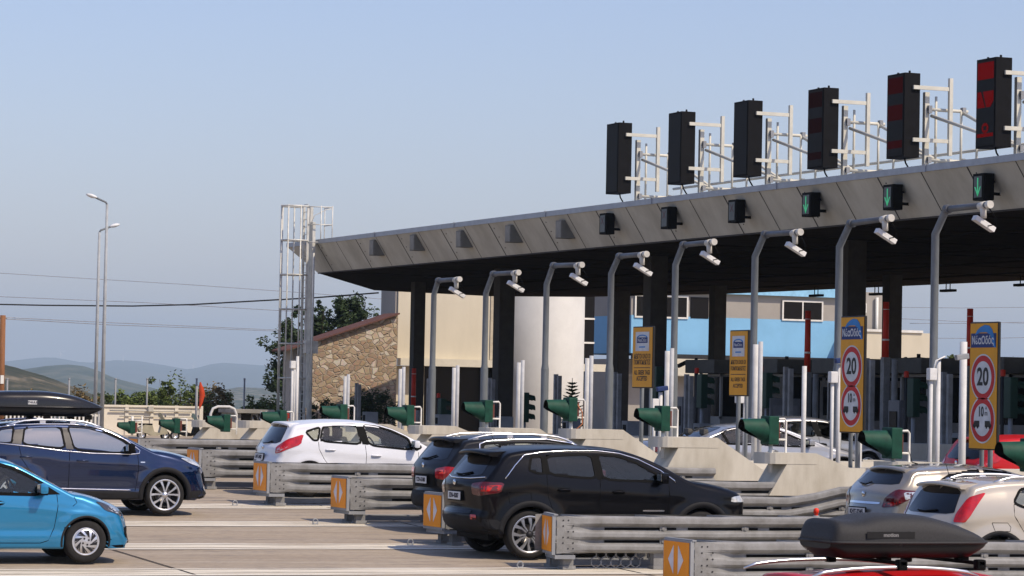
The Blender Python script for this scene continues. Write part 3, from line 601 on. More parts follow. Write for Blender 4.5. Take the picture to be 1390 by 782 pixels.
# ---------------------------------------------------------------- toll booths under the canopy
BW = mat('booth_panel', (.36, .35, .335), .5, .1, var=.08); BROOF = mat('booth_roof', (.10, .098, .09), .6)
NOTE = mat('pale_notice', (.42, .45, .48), .6)
ISL = [46.2, 50.7, 55.3, 59.8, 64.3, 68.8, 73.3, 77.8, 82.3, 86.8, 91.3, 95.8, 100.3, 104.8]
bl = ['nearest grey toll booth at the right edge, behind the right speed sign', 'second grey toll booth from the right, left of the right speed sign', 'third toll booth from the right, behind the left speed sign', 'toll booth with a pale notice, just left of the left speed sign', 'toll booth behind the right text sign', 'toll booth behind the left text sign', 'toll booth left of the left text sign', 'dim toll booth behind the small conifer', 'furthest dim toll booth, in front of the rounded tower']
for i, (y, lab) in enumerate(zip([y for y in ISL[2:11]], bl)):
    t = thing('toll_booth', lab, 'toll booth', (47.5, y+1.2, g(y)), group='toll booths under the canopy')
    MB().b2((-2.2, -.8, .15), (2.2, .8, 1.2)).build('base_wall', BW, t)
    mb = MB()
    for x in (-2.16, -.75, .75, 2.16):
        for yy in (-.76, .76): mb.box((x, yy, 1.95), (.08, .08, 1.5))
    for zz in (1.24, 2.64): mb.b2((-2.2, -.8, zz-.04), (2.2, -.72, zz+.04)); mb.b2((-2.2, .72, zz-.04), (2.2, .8, zz+.04)); mb.b2((-2.2, -.8, zz-.04), (-2.12, .8, zz+.04)); mb.b2((2.12, -.8, zz-.04), (2.2, .8, zz+.04))
    mb.b2((-.9, -.81, .2), (-.05, -.79, 2.5)); mb.build('frame', BW, t)
    MB().b2((-2.12, -.72, 1.2), (2.12, .72, 2.66)).build('glazing', DWIN, t)
    MB().b2((-2.6, -1.1, 2.7), (2.6, 1.1, 3.15), bev=.04).build('roof', BROOF, t)
    MB().b2((-.8, -.835, 1.4), (-.2, -.815, 2.3)).build('door_pane', DWIN, t)
    if i in (0, 3): MB().b2((1.0, -.87, 1.5), (1.5, -.85, 2.3)).build('notice', NOTE, t)
# dark equipment cabinets between booths
for k, (px, lab) in enumerate(((1060, 'dark equipment cabinet under the canopy left of the left speed sign'), (1235, 'dark equipment cabinet under the canopy between the two speed signs'), (940, 'dark equipment cabinet under the canopy between the text signs'))):
    p = onX(px, 540, 42.5); t = thing('equipment_cabinet', lab, 'cabinet', (42.5, p.y, g(p.y)), group='equipment cabinets in the lanes')
    MB().b2((-.5, -.3, 0), (.5, .3, 1.9), bev=.02).build('housing', mat('cabinet_grey', (.16, .16, .165), .5), t); MB().b2((-.53, -.2, 1.0), (-.504, .2, 1.6)).build('screen', DWIN, t); MB().b2((-.4, -.32, .3), (.4, -.303, 1.7)).build('door', mat('cabinet_door', (.2, .2, .205), .5), t)
# ================================================================== ISLANDS, BARRIERS, POLES, SIGNS
def island(y, style, lab, z0):
    t = thing('toll_island', lab, 'concrete island', (25.8, y, g(y)), group='concrete toll islands'); H = z0-g(y); w_ = .37
    mb = MB()
    if style == 1: prof = [(-.25, 0), (.22, H-.2), (1.25, H-.2), (1.25, H), (1.3, H), (2.1, H-.28), (16, H-.28), (16, 0)]
    else: prof = [(-.25, 0), (.22, H-.2), (1.4, H-.2), (1.4, H-.003), (1.5, H-.003), (3.1, H-.95), (16, H-.95), (16, 0)]
    pts = [(p[0], p[1]) for p in prof]
    # main body as a prism without the cap
    body = [(-.25, 0), (.44, H-.20)] + ([(1.05, H-.20), (1.05, H-.003), (1.75, H-.26), (16, H-.26)] if style == 1 else [(1.3, H-.20), (1.3, H-.003), (2.3, H-.62), (16, H-.62)])+[(16, 0)]
    mb.prism(body, 'y', -w_, w_); mb.build('body', CONC, t)
    # rounded overhanging cap
    n = 10; poly = [(.32+ .30*math.cos(a), .37*math.sin(a)) for a in [math.pi/2+math.pi*k/n for k in range(n+1)]]+[(1, -.37), (1, .37)]
    poly = [(x-.02, yy*1.02) for x, yy in poly[:-2]]+[((1.046 if style == 1 else 1.296), -.377), ((1.046 if style == 1 else 1.296), .377)]
    MB().prism(poly, 'z', H-.2, H+.002).build('nose_cap', CONC, t)
    return t
isl = [(46.2, 1, 'concrete island whose nose hides behind the grey beige hatchback', 1.72), (50.7, 1, 'pale concrete island with low parapet right of the silver saloon bonnet', 1.77), (55.3, 0, 'pale concrete island with sloping end in front of the silver saloon tail', 1.97), (59.8, 0, 'pale concrete island with long sloping end behind the black car roof', 2.05),
       (64.3, 0, 'concrete island just beyond the dark estate with silver rails', 2.0), (68.8, 1, 'concrete island right behind the white hatchback bonnet', 1.98), (73.3, 1, 'concrete island hidden behind the white hatchback roof', 1.95), (77.8, 1, 'concrete island just left of the white hatchback tail', 1.92), (82.3, 1, 'concrete island left end with a dark nose, right of the scooters', 1.9), (86.8, 1, 'furthest low concrete island, over the blue car bonnet', 1.85)]
for y, s_, lab, z0 in isl: island(y, s_, lab, z0)
# steel barriers ----------------------------------------------------------
ORANGE = mat('orange_sheeting', (.95, .32, .0), .45, var=.08, scale=2.5, dirt=(.82, .27, .01)); ARROWW = mat('arrow_sheeting', (.72, .70, .74), .4)
HEXM = mat('plug_hex', (.30, .30, .30), .5, .4)
# cross section of a triple-ridge rail: (outward, height below the top)
RP = [(.0, .0), (.045, -.004), (.075, -.03), (.08, -.06), (.08, -.115), (.055, -.14), (.0, -.175), (-.005, -.20), (.0, -.225), (.07, -.25), (.08, -.275), (.08, -.325), (.055, -.35), (.0, -.375), (-.005, -.40), (.0, -.425), (.07, -.45), (.08, -.48), (.08, -.53), (.055, -.56), (.0, -.585)]
RP = [(o, h*.92) for o, h in RP]
SLOT = [-.184, -.368]
BOLT = []
def bolt(par, loc, s_):
    if not BOLT: BOLT.append(MB().box((0, 0, 0), (.11, .03, .07), bev=.01).tube([(0, -.03, 0), (0, .03, 0)], .028, 8).build('bolt', GALV, par)); o = BOLT[0]
    else: o = BOLT[0].copy(); COL.objects.link(o); o.parent = par
    o.location = loc
def rail_mesh(x0, x1, side, ztop, seed, step=None):
    rnd = random.Random(seed); mb = MB(); xs_ = [x0, x0+.12, x0+.35, x0+.60]; x = x0+.6
    while x < x1-.5: x += .5; xs_.append(x)
    xs_.append(x1)
    rows = []
    for x in xs_:
        k = min(max((x-x0-.2)/.4, 0), 1); dz = 0
        if step and x > step[0]: dz = step[1]*min((x-step[0])/.9, 1)
        jy = rnd.uniform(-.006, .006); jz = rnd.uniform(-.006, .006)
        rows.append([(x, side*(.33+(.075+(o-.075)*k))+jy*side, ztop(x)+dz+h+jz) for o, h in RP])
    mb.grid(rows, smooth=False); return mb, xs_
def barrier(y, x0, x1, lab, zt, step=None, plug=False, yaw=0):
    gz = g(y); t = thing('steel_crash_barrier', lab, 'crash barrier', (x0, y, gz), group='steel barriers ahead of the toll islands')
    L_ = x1-x0; ztop = lambda x: zt-gz-.0
    for s_ in (-1, 1):
        mb, xs_ = rail_mesh(.02, L_, s_, ztop, int(y*10)+s_, step if s_ == -1 else None); r = mb.build('rail', GALV, t, recalc=False)
        mb = MB(); x = .75; k = 0
        while x < min(L_-.8, 7.6):
            for zz in SLOT:
                mb.box((x+.52, s_*.336, zt-gz+zz), (.92, .004, .034)); mb.box((x+1.14, s_*.336, zt-gz+zz), (.16, .004, .03)); bolt(r, (x+1.0, s_*.345, zt-gz+zz), s_)
            x += 1.35; k += 1
        mb.build('slots', BLACK, r)
        mb = MB(); rn = random.Random(int(y))
        for q in range(12): bx_ = .12+.08*((q*2+q//6) % 3); MB().tube([(bx_, s_*.404, zt-gz-.06-.082*(q % 6)), (bx_, s_*.412, zt-gz-.06-.082*(q % 6))], .012, 6).build('end_bolt', DARKP, r)
    # end box and orange panel
    mb = MB(); h = .56
    mb.b2((-.05, -.42, zt-gz-h), (.0, .42, zt-gz+.01)); mb.b2((-.0, -.40, zt-gz-h-.06), (.3, .40, zt-gz-h-.004)); mb.b2((-.03, -.43, zt-gz+.01), (.03, .43, zt-gz+.03))
    ef = mb.build('end_frame', GREYP, t)
    pn = MB().b2((-.062, -.385, zt-gz-h+.045), (-.053, .385, zt-gz-.012)).build('marker_panel', ORANGE, t)
    for s_ in (-1, 1):
        cz = zt-gz-h/2+.03; MB().prism([(s_*.05+.02*s_, cz-.19), (s_*.07, cz+.19), (s_*.23, cz)], 'x', -.068, -.063).build('arrow', ARROWW, pn)
    if yaw:
        pv_ = Matrix.Translation((0, -.4, 0)) @ Matrix.Rotation(yaw, 4, 'Z') @ Matrix.Translation((0, .4, 0)); ef.matrix_local = pv_; pn.matrix_local = pv_
    # struts between the rails
    mb = MB(); x = .9; k = 0
    while x < min(L_-.8, 7.6):
        a = Vector((x, -.33, zt-gz-.02)); b = Vector((x-.5, .33, zt-gz-.02)); mb.tube([a, b], .022, 6); mb.box((x-.5, 0, zt-gz-.03), (.03, .66, .03)); x += 1.2
    mb.build('struts', GALV, t)
    # feet
    x = .25; k = 0
    while x < min(L_-.6, 7.8):
        mb = MB(); hh = zt-gz-.46
        for yy in (-.25, .25): mb.b2((x-.08, yy-.07, .0), (x+.08, yy-.03, hh)); mb.b2((x-.075, yy-.02, .0), (x-.035, yy+.08, hh)); 
        mb.b2((x-.10, -.36, .0), (x+.10, -.14, .05)); mb.b2((x-.10, .14, .0), (x+.10, .36, .05)); mb.b2((x-.07, -.4, hh), (x+.07, .4, hh+.05))
        mb.build('foot', GALV, t); x += 1.45; k += 1
    MB().b2((.2, .16, .03), (min(L_-.7, 7.6), .34, .13)).build('base_beam', GREYP, t)
    if plug: # plastic honeycomb sheet caught under the rail
        mb = MB()
        for i in range(5):
            for j in range(3):
                cx, cz = .75+i*.16+(.08 if j % 2 else 0), .1+j*.13
                mb.tube([(cx+.085*math.cos(a), -.18, cz+.085*math.sin(a)) for a in [k*math.pi/3+math.pi/6 for k in range(7)]], .011, 5)
        mb.build('honeycomb_grille', HEXM, t)
    return t
brs = [(55.2, 17.8, 27.0, 'steel barrier with orange arrow panel beside the white hatchback', 1.38), (50.75, 17.8, 27.2, 'steel barrier with orange arrow panel, middle of the three left ones', 1.24),
       (46.2, 17.8, 27.5, 'steel barrier with orange arrow panel touching the tail of the black car', 1.12), (41.75, 17.8, 28.5, 'long steel barrier in front of the black car wheel, panel seen edge on', .975), (37.15, 17.8, 29, 'nearest steel barrier with bright orange arrow panel at the bottom edge', .83), (59.6, 17.8, 26.6, 'steel barrier with faded panel behind the blue bonnet', 1.53)]
for i, (y, x0, x1, lab, zt) in enumerate(brs):
    b = barrier(y, x0, x1, lab, zt, step=(6.3, .2) if i == 2 else None, plug=(i == 3), yaw=rad(-13) if i == 3 else 0)
for (y, x0, lab, zt) in ((64.1, 17.8, 'far steel barrier left of the white hatchback', 1.66), ):
    barrier(y, x0, 26.4, lab, zt)
# panel of the edge-on unit is narrow in the photo: its far half is hidden by the wheel
# small anchor rings left on the concrete
for (px, py, lab) in ((428, 709, 'small rusty anchor ring on the concrete left of the middle orange panel'), (557, 737, 'small steel ring on the concrete left of the third orange panel'), (706, 768, 'small pale ring on the concrete below the black car wheel'), (319, 684, 'tiny ring on the concrete left of the first orange panel')):
    d = ray(px, py); tt = 30
    while CAM.z+d.z*tt > g(CAM.y+d.y*tt)+.04: tt += .05
    p = CAM+d*tt; th = thing('anchor_ring', lab, 'anchor ring', (p.x, p.y, g(p.y)), group='anchor rings on the plaza'); MB().tube([(.045*math.cos(a), .01*math.sin(a*2), .055+.045*math.sin(a)) for a in [k*math.pi/6 for k in range(13)]], .011, 6).build('ring', GREYP, th); MB().box((0, 0, .012), (.09, .06, .02), bev=.006).build('base_plate', GREYP, th)
p = onY(1108, 690, 41.75); t = thing('red_warning_lamp', 'small round red lamp on top of the long steel barrier', 'warning lamp', (p.x, 41.75, .985)); MB().lathe([(.03, 0), (.03, .03), (.042, .04), (.042, .09), (.025, .11), (0, .115)], 'z').build('lens', mat('red_beacon', (.8, .05, .02), .3), t); MB().lathe([(.05, -.02), (.05, .0), (0, .0)], 'z').build('base', GREYP, t)
# camera poles -------------------------------------------------------------
PX_ = 34.8
cp = [((585, 580), (589, 400), (594.6, 381), (624, 379)), ((656.6, 544), (659.6, 398), (669, 372), (704, 370)), ((737, 578), (742, 386), (750.6, 360.6), (790, 359.5)), ((824, 580), (829.7, 371.5), (840, 348), (877.7, 345)),
      ((912, 590), (917, 359.5), (927, 332.6), (969.4, 328.4)), ((1018.5, 568), (1025, 348), (1037.7, 318.4), (1086.5, 315)), ((1135.6, 611), (1139.6, 335), (1154, 303.5), (1209.7, 296)), ((1268, 611), (1269.7, 317.5), (1284.7, 284), (1344, 277.6))]
cl_ = ['smallest camera mast, furthest left, in front of the beige wall', 'camera mast beside the dark column nearest the rounded tower', 'camera mast in front of the pale rounded tower', 'camera mast just left of the left text sign', 'camera mast between the two text signs', 'camera mast right behind the right text sign', 'camera mast just left of the left speed sign', 'tallest nearest camera mast, left of the right speed sign']
CAMW = mat('camera_white', (.74, .74, .72), .45)
for (a, b, c, d), lab in zip(cp, cl_):
    pe = onX(*b, PX_); y0 = onX(*a, PX_).y; y0 = pe.y; pc = onX(*c, PX_); pdv = onX(*d, PX_); gz = g(y0)
    t = thing('camera_mast', lab, 'camera mast', (PX_, y0, gz), group='camera masts over the lanes')
    e = (0, 0, pe.z-gz); cc = (0, pc.y-y0, pc.z-gz); dd = (0, pdv.y-y0, pdv.z-gz)
    mb = MB(); mb.tube([(0, 0, 0), (0, 0, 2.6)], .115, 14); mb.tube([(0, 0, 2.6), (0, 0, 2.75), e, cc], [.115, .092, .088, .08], 14); mb.build('pole', GALVP, t, recalc=False)
    mb = MB(); mb.tube([cc, dd], .07, 12); mb.tube([(0, cc[1]+.02, cc[2]), (0, cc[1]-.14, cc[2]+.0)], .10, 12); mb.build('arm', mat('arm_grey', (.13, .14, .155), .5, .3), t)
    mb = MB(); v = Vector(dd); mb.tube([v+Vector((0, .42, -.02)), v+Vector((0, .2, 0))], .085, 12); mb.tube([v+Vector((0, .1, 0)), v+Vector((0, -.02, 0))], .085, 12); mb.tube([v+Vector((0, .3, 0)), v+Vector((.0, .26, -.28))], .07, 10); mb.build('clamp', mat('clamp_cream', (.62, .60, .54), .5), t)
    R_ = Matrix.Rotation(rad(28), 3, 'Y'); cam_ = MB().box(v+Vector((.05, .33, -.40)), (.54, .17, .115), rot=R_, bev=.008).build('camera', CAMW, t)
    MB().box(v+Vector((.05, .33, -.40))+R_ @ Vector((.275, 0, 0)), (.01, .13, .08), rot=R_).build('lens_window', DWIN, cam_)
    MB().tube([v+Vector((0, .05, -.05)), v+Vector((.15, 0, -.3)), v+Vector((.2, .1, -.42)), v+Vector((.1, .25, -.45))], .012, 6).build('cable', BLACK, t)
# twin white posts ------------------------------------------------------------
pp = [(402, 500, 'left of the ladder foot'), (471, 509, 'in front of the stone wall'), (546, 499, 'at the right edge of the stone wall'), (619, 497, 'before the shaded office entrance'), (707, 490, 'at the left side of the rounded tower'), (800, 484, 'at the right side of the rounded tower'), (909, 474, 'just left of the middle camera mast'), (1029, 465, 'right behind the right text sign')]
POSTW = mat('post_white', (.60, .60, .585), .7, .0, var=.1)
for px, pt, lab in pp:
    p = onX(px, pt, 30.4); gz = g(p.y); t = thing('twin_guide_posts', 'pair of slim white height posts '+lab, 'guide posts', (30.4, p.y, gz), group='pairs of slim white posts on the islands'); h = p.z-gz
    for k, (dy, dh, r_) in enumerate(((.10, -.04, .065), (-.13, .02, .05))): MB().tube([(0, dy, 0), (0, dy, h+dh)], r_, 12).build('post', POSTW if k == 0 else mat('post_alu', (.45, .46, .47), .6, .0), t)
for px, pt, pb, lab, r_ in ((1308, 464, 620, 'single tall pale post left of the right speed sign', .07), (1166, 560, 610, 'short pale post between left speed sign and its signal', .07), (1064+28, 497, 610, 'slim grey post left of the left speed sign', .05)):
    p = onX(px, pt, 30.4); gz = g(p.y); t = thing('single_guide_post', lab, 'guide post', (30.4, p.y, gz)); MB().tube([(0, 0, 0), (0, 0, p.z-gz)], r_, 12).build('post', POSTW, t); MB().lathe([(r_*1.6, 0), (r_*1.6, .06+gz*0), (0, .06)], 'z').build('base', GREYP, t)
for k, (px, pt, lab) in enumerate(((486, 520, 'before the dark hedge'), (584, 514, 'left of the office entrance shade'), (667, 513, 'against the dark column left of the rounded tower'), (757, 508, 'in front of the rounded tower beside the small conifer'), (838, 505, 'left of the left text sign'), (935, 508, 'before the booth between the text signs'), (1070, 498, 'beside the pale notice booth'), (1180, 486, 'right of the left speed sign, far back'), (1285, 505, 'behind the nearest camera mast'))):
    x = 40.5; p = onX(px, pt, x); gz = g(p.y); t = thing('grey_bollard_pair', 'grey square posts '+lab, 'guide posts', (x, p.y, gz), group='grey square posts in the shaded lanes')
    for dy, dh in ((.14, 0), (-.16, -.05)): MB().box((0, dy, (p.z-gz+dh)/2), (.13, .11, p.z-gz+dh), bev=.01).build('post', GALV, t)
    MB().box((.55, .05, .55), (.5, .42, 1.1), bev=.02).build('ticket_machine', GREYP, t); MB().b2((.296, -.08, .75), (.299, .18, .98)).build('display', BLACK, t)
# red and white booms standing upright behind -------------------------------
for px, pt, pb, lab in ((1097, 422, 505, 'raised red boom left of the left speed sign'), (1203, 410, 485, 'raised red boom between the rear column and left speed sign'), (1317, 419, 497, 'raised red boom just left of the right speed sign'), (562, 500, 556, 'red boom beside the left end column')):
    x = 43.5; p = onX(px, pt, x); qv = onX(px, pb, x); gz = g(p.y); t = thing('raised_boom', lab, 'barrier boom', (x, p.y, gz), group='raised red booms under the canopy'); h0 = qv.z-gz; h1 = p.z-gz
    MB().tube([(0, 0, h0), (0, 0, h1)], [.10, .085], 10).build('arm', REDP, t); mb = MB(); mb.tube([(0, 0, h0+(h1-h0)*.30), (0, 0, h0+(h1-h0)*.33)], .103, 10); mb.tube([(0, 0, h0+(h1-h0)*.86), (0, 0, h0+(h1-h0)*.87)], .094, 10); mb.build('reflective_band', WHITEP, t)
    mb = MB(); mb.b2((-.10, -.10, 0), (.10, .10, h0)); mb.tube([(0, -.55, 0), (0, -.55, h0*.98)], .09, 10); mb.build('stand', GALV, t)
# barrier signals (green hoods) ------------------------------------------------
sg = [(178.6, 580, .8, 'furthest left green hooded signal, against the white wall'), (238.8, 578, .9, 'green hooded signal in front of the parked scooters'), (306, 574.3, 1, 'green hooded signal inside the white pipe hoop'), (382, 569.4, 1, 'green hooded signal just above the white hatchback tail spoiler'), (464, 562, 1, 'green hooded signal behind the white hatchback roof'), (554, 564, 1, 'green hooded signal above the white hatchback windscreen'), (660, 558, 1, 'green hooded signal above the dark estate roof rails'), (774, 555.7, 1, 'green hooded signal with copper cables before the rounded tower'),
      (899, 568, 1, 'green hooded signal under the left text sign'), (1045, 584, 1.04, 'green hooded signal in front of the silver saloon door'), (1211, 601.5, 1.05, 'green hooded signal right of the left speed sign'), (1400, 618, 1.05, 'green hooded signal cut by the right edge of the photo')]
def hooded(px, py, k, lab, cable):
    x = 26.0; p = onX(px, py, x); gz = g(p.y)+1.25; t = thing('hooded_signal', lab, 'traffic signal', (x, p.y, gz), group='green hooded signals on the island noses'); c = p.z-gz
    MB().box((0, 0, c), (.20*k, .34*k, .50*k), bev=.025).build('housing', SIGG, t)
    # hood: open tube cut obliquely
    rows = []; n = 20; R0, R1 = .215*k, (.165*k)
    for j in range(6):
        f = j/5; row = []
        for q_ in range(n+1):
            a = rad(-215)+rad(250)*q_/n if False else 2*math.pi*q_/n
            zz = math.sin(a); ln = (.46 if zz > -.1 else .46*(1-(-zz-.1)*.75))*k
            row.append((-.10*k-ln*f, .8*math.cos(a)*(R0+(R1-R0)*f), c-.01+zz*(R0+(R1-R0)*f)+(R0-R1)*f*.75))
        rows.append(row)
    mb = MB(); mb.grid(rows); rows2 = [[(v[0]+.002, v[1]*.95, c+(v[2]-c)*.95) for v in r] for r in rows]; mb.grid(rows2, mi=1); mb.build('hood', [SIGG, BLACK], t, recalc=False)
    MB().lathe([(.165*k, -.085*k-.02), (.12*k, -.135*k), (0, -(.165*k))], 'x', (0, 0, c), n=24).build('lens', mat('signal_lens_dark', (.03, .03, .03), .2), t)
    mb = MB(); mb.tube([(.10, .0, c+.20), (.30, 0, c+.21), (.33, 0, c+.17), (.33, 0, c-.32)], .022, 8); mb.tube([(.10, 0, c-.17), (.33, 0, c-.17)], .02, 8); mb.tube([(.33, 0, c-.32), (.33, 0, -.3)], .022, 8); mb.tube([(.02, 0, c-.25), (.02, 0, -.3)], .04, 8); mb.build('bracket', WHITEP, t)
    MB().box((.13, 0, c), (.06, .2, .3)).build('back_plate', mat('rust_red', (.16, .05, .04), .7), t)
    if cable: MB().tube([(.12, -.1, c+.1), (.22, -.12, c-.05), (.24, -.1, c-.3), (.0, -.12, c-.5)], .014, 6).build('copper_cable', mat('copper_cable', (.5, .2, .1), .5), t)
for px, py, k, lab in sg: hooded(px, py, k, lab, 'copper' in lab)
# yellow signs -------------------------------------------------------------------
YEL = mat('yellow_sheeting', (.74, .33, .010), .45, var=.06, scale=2); INK = mat('sign_black', (.02, .02, .02), .5); SR = mat('sign_red', (.50, .012, .018), .45); SW = mat('sign_white', (.62, .63, .64), .5); NAVY = mat('logo_navy', (.012, .035, .16), .5); SKYB = mat('logo_sky', (.03, .22, .55), .5)
XV = (0, -1, 0); ZV = (0, 0, 1)
def disc(mb, r, z, x, n=40, r2=0, mi=0):
    # ring or disc facing -x
    if r2: mb.grid([[(x, r_*math.cos(a), z+r_*math.sin(a)) for a in [2*math.pi*k/n for k in range(n+1)]] for r_ in (r, r2)], mi=mi, smooth=False)
    else: mb.add([(x, r*math.cos(a), z+r*math.sin(a)) for a in [2*math.pi*k/n for k in range(n)]], [list(range(n))], mi)
def carshape(mb, x, cy, cz, s_, flip):
    P_ = [(-.5, 0), (-.5, .18), (-.38, .22), (-.25, .5), (.15, .5), (.5, .5), (.5, 0)]
    poly = [(cy+(px*s_)*(-flip), cz+pz*s_) for px, pz in P_]; mb.prism(poly, 'x', x-.002, x)
    for wx in (-.25, .25): mb.prism([(cy+wx*s_*(-flip)+.13*s_*math.cos(a), cz-.02*s_+.13*s_*math.sin(a)) for a in [k*math.pi/6 for k in range(12)]], 'x', x-.002, x)
def speed_sign(px, pt, pb, lab):
    x = 27.7; p = onX(px, pt, x); q_ = onX(px, pb, x); gz = g(p.y); H = p.z-q_.z; W = H*.425
    t = thing('speed_limit_sign', lab, 'road sign', (x, p.y, gz), group='yellow speed and spacing signs'); zc = q_.z-gz
    MB().box((0, 0, zc+H/2), (.05, W, H), bev=.02).build('frame', INK, t)
    pn = MB().b2((-.034, -W/2+.025, zc+.025), (-.027, W/2-.025, zc+H-.025)).build('panel', YEL, t)
    for k, cz in enumerate((zc+H*.565, zc+H*.235)):
        R = W*.405
        mb = MB(); disc(mb, R*1.07, cz, -.037, mi=1); disc(mb, R, cz, -.039, mi=0); disc(mb, R*.74, cz, -.041, mi=1); pl_ = mb.build('prohibition_disc', [SR, SW], t)
        if k == 0: textobj('20', R*1.12, INK, pl_, (-.044, 0, cz), XV, ZV, .001, sx=.9, name='number', bold=.01)
        else:
            mb = MB(); carshape(mb, -.045, R*.52, cz-R*.32, R*.55, 1); carshape(mb, -.045, -R*.52, cz-R*.32, R*.55, -1); mb.build('vehicle_pictograms', INK, pl_)
            textobj('10', R*.62, INK, pl_, (-.044, R*.12, cz+R*.35), XV, ZV, .001, sx=.8, name='number', bold=.006); textobj('m', R*.34, INK, pl_, (-.044, -R*.33, cz+R*.3), XV, ZV, .001, name='unit'); 
            MB().prism([(-R*.28, cz+R*.48), (-R*.38, cz+R*.48), (-R*.33, cz+R*.62)], 'x', -.046, -.044).build('small_mark', INK, pl_)
    lz = zc+H*.855; lg = MB().b2((-.040, -W*.44, lz-W*.13), (-.036, W*.44, lz+W*.13)).build('logo_plate', NAVY, t)
    textobj('ΝέαΟδός', W*.20, SW, lg, (-.042, W*.02, lz-W*.005), XV, ZV, .001, sx=.88, name='logo_lettering', bold=.004)
    mb = MB(); 
    pts = [(.30, .10), (.22, .19), (.10, .25), (-.05, .285), (-.2, .27), (-.30, .2), (-.36, .1), (-.42, -.1), (-.44, -.13), (-.37, -.13), (-.3, .0), (-.24, .1), (-.1, .15), (.1, .15)]
    mb.prism([(a*W, lz+b*W) for a, b in pts], 'x', -.0415, -.040); mb.build('logo_swoosh', SKYB, lg)
    mb = MB(); mb.tube([(.06, -W*.12, -.0), (.06, -W*.12, zc+H*.9)], .045, 10); mb.tube([(.06, W*.18, 0), (.06, W*.18, zc+H*.9)], .04, 10); mb.build('post', GALVP, t)
    MB().box((.06, 0, zc+H*.8), (.04, W*.7, .05)).build('cross_bar', GALVP, t)
speed_sign(1159.5, 429, 588, 'left yellow sign with 20 and 10 metre discs, before the camera mast'); speed_sign(1338, 437, 611, 'right yellow sign with 20 and 10 metre discs, near the red car')
def text_sign(px, pt, pb, fw, lab, worn):
    x = 27.7; p = onX(px, pt, x); q_ = onX(px, pb, x); gz = g(p.y); H = p.z-q_.z; W = H*fw
    rz = 0
    t = thing('tag_lane_sign', lab, 'sign', (x, p.y, gz), rz=rz, group='yellow text signs about accepted tags'); zc = q_.z-gz
    MB().box((0, 0, zc+H/2), (.05, W, H), bev=.02).build('frame', INK, t); pn = MB().b2((-.034, -W/2+.025, zc+.025), (-.027, W/2-.025, zc+H-.025)).build('panel', YEL, t)
    cd_ = MB().b2((-.040, -W*.33, zc+H*.60), (-.036, W*.33, zc+H*.91)).build('logo_card', SW, t)
    MB().b2((-.044, -W*.26, zc+H*.73), (-.041, W*.26, zc+H*.82)).build('logo_block', NAVY, cd_); textobj('NeaOdos', W*.11, SW, cd_, (-.046, 0, zc+H*.775), XV, ZV, .001, name='logo_lettering')
    MB().tube([(-.043, W*.24*math.cos(a), zc+H*.815+H*.04*math.sin(a)) for a in [k*math.pi/10 for k in range(11)]], .012, 6).build('logo_arc', SKYB, cd_)
    MB().b2((-.044, -W*.15, zc+H*.655), (-.041, W*.15, zc+H*.675)).build('logo_bar', SKYB, cd_)
    for s_, z_, sz in (('ΔΕΚΤΟΙ ΟΛΟΙ ΟΙ', .51, .135), ('ΠΟΜΠΟΔΕΚΤΕΣ', .415, .135), ('ALL GREEK TAGS', .25, .13), ('ACCEPTED', .155, .135)): textobj(s_, W*sz, INK, pn, (-.036, 0, zc+H*z_), XV, ZV, .001, name='lettering', bold=.003 if not worn else .0015, sx=.78)
    MB().b2((-.037, -W*.4, zc+H*.325), (-.035, W*.4, zc+H*.335)).build('divider', INK, pn)
    mb = MB(); mb.tube([(.06, W*.18, 0), (.06, W*.18, zc+H*.9)], .045, 10); mb.tube([(.06, -W*.25, 0), (.06, -W*.25, zc+H*.5)], .035, 10); mb.build('post', GALVP, t)
text_sign(874.5, 443, 527, .78, 'left yellow text sign in Greek and English with white logo card', 0); text_sign(1005, 448, 538, .62, 'right, narrower and more worn yellow text sign with white logo card', 1)
# small lane cameras / readers on short masts --------------------------------
for px, pt, lab, bx_ in ((1130, 512, 'white reader mast with blue sensor left of the left speed sign', 1), (1264, 508, 'white reader mast with long sensor arm before the nearest camera mast', -1), (888, 548, 'short white reader mast with blue sensor under the left text sign', 1), (1003, 540, 'short white reader mast under the right text sign', 0), (372+25, 495, 'thick white reader mast beside the caged ladder', 0)):
    x = 28.6; p = onX(px, pt, x); gz = g(p.y); h = p.z-gz; t = thing('reader_mast', lab, 'sensor mast', (x, p.y, gz), group='white reader masts on the islands')
    mb = MB(); mb.tube([(0, 0, 0), (0, 0, h)], .035, 10); mb.tube([(.16, .02, 0), (.16, .02, h+.25)], .045, 10); mb.build('pole', POSTW, t)
    MB().box((0, -.02, h*1.0), (.15, .14, .22), bev=.02).build('junction_box', CAMW, t)
    if bx_: MB().box((.16-.3*(-bx_)*.0+(.45 if bx_ < 0 else 0), -.05, h+.33), (.26, .10, .10), rot=Matrix.Rotation(rad(-8), 3, 'Y'), bev=.02).build('sensor', BLUEP if bx_ > 0 else GREYP, t)
    if bx_ < 0: MB().tube([(0, -.04, h), (.05, -.08, h+.25), (.25, -.06, h+.33)], .015, 6).build('cable', CAMW, t)
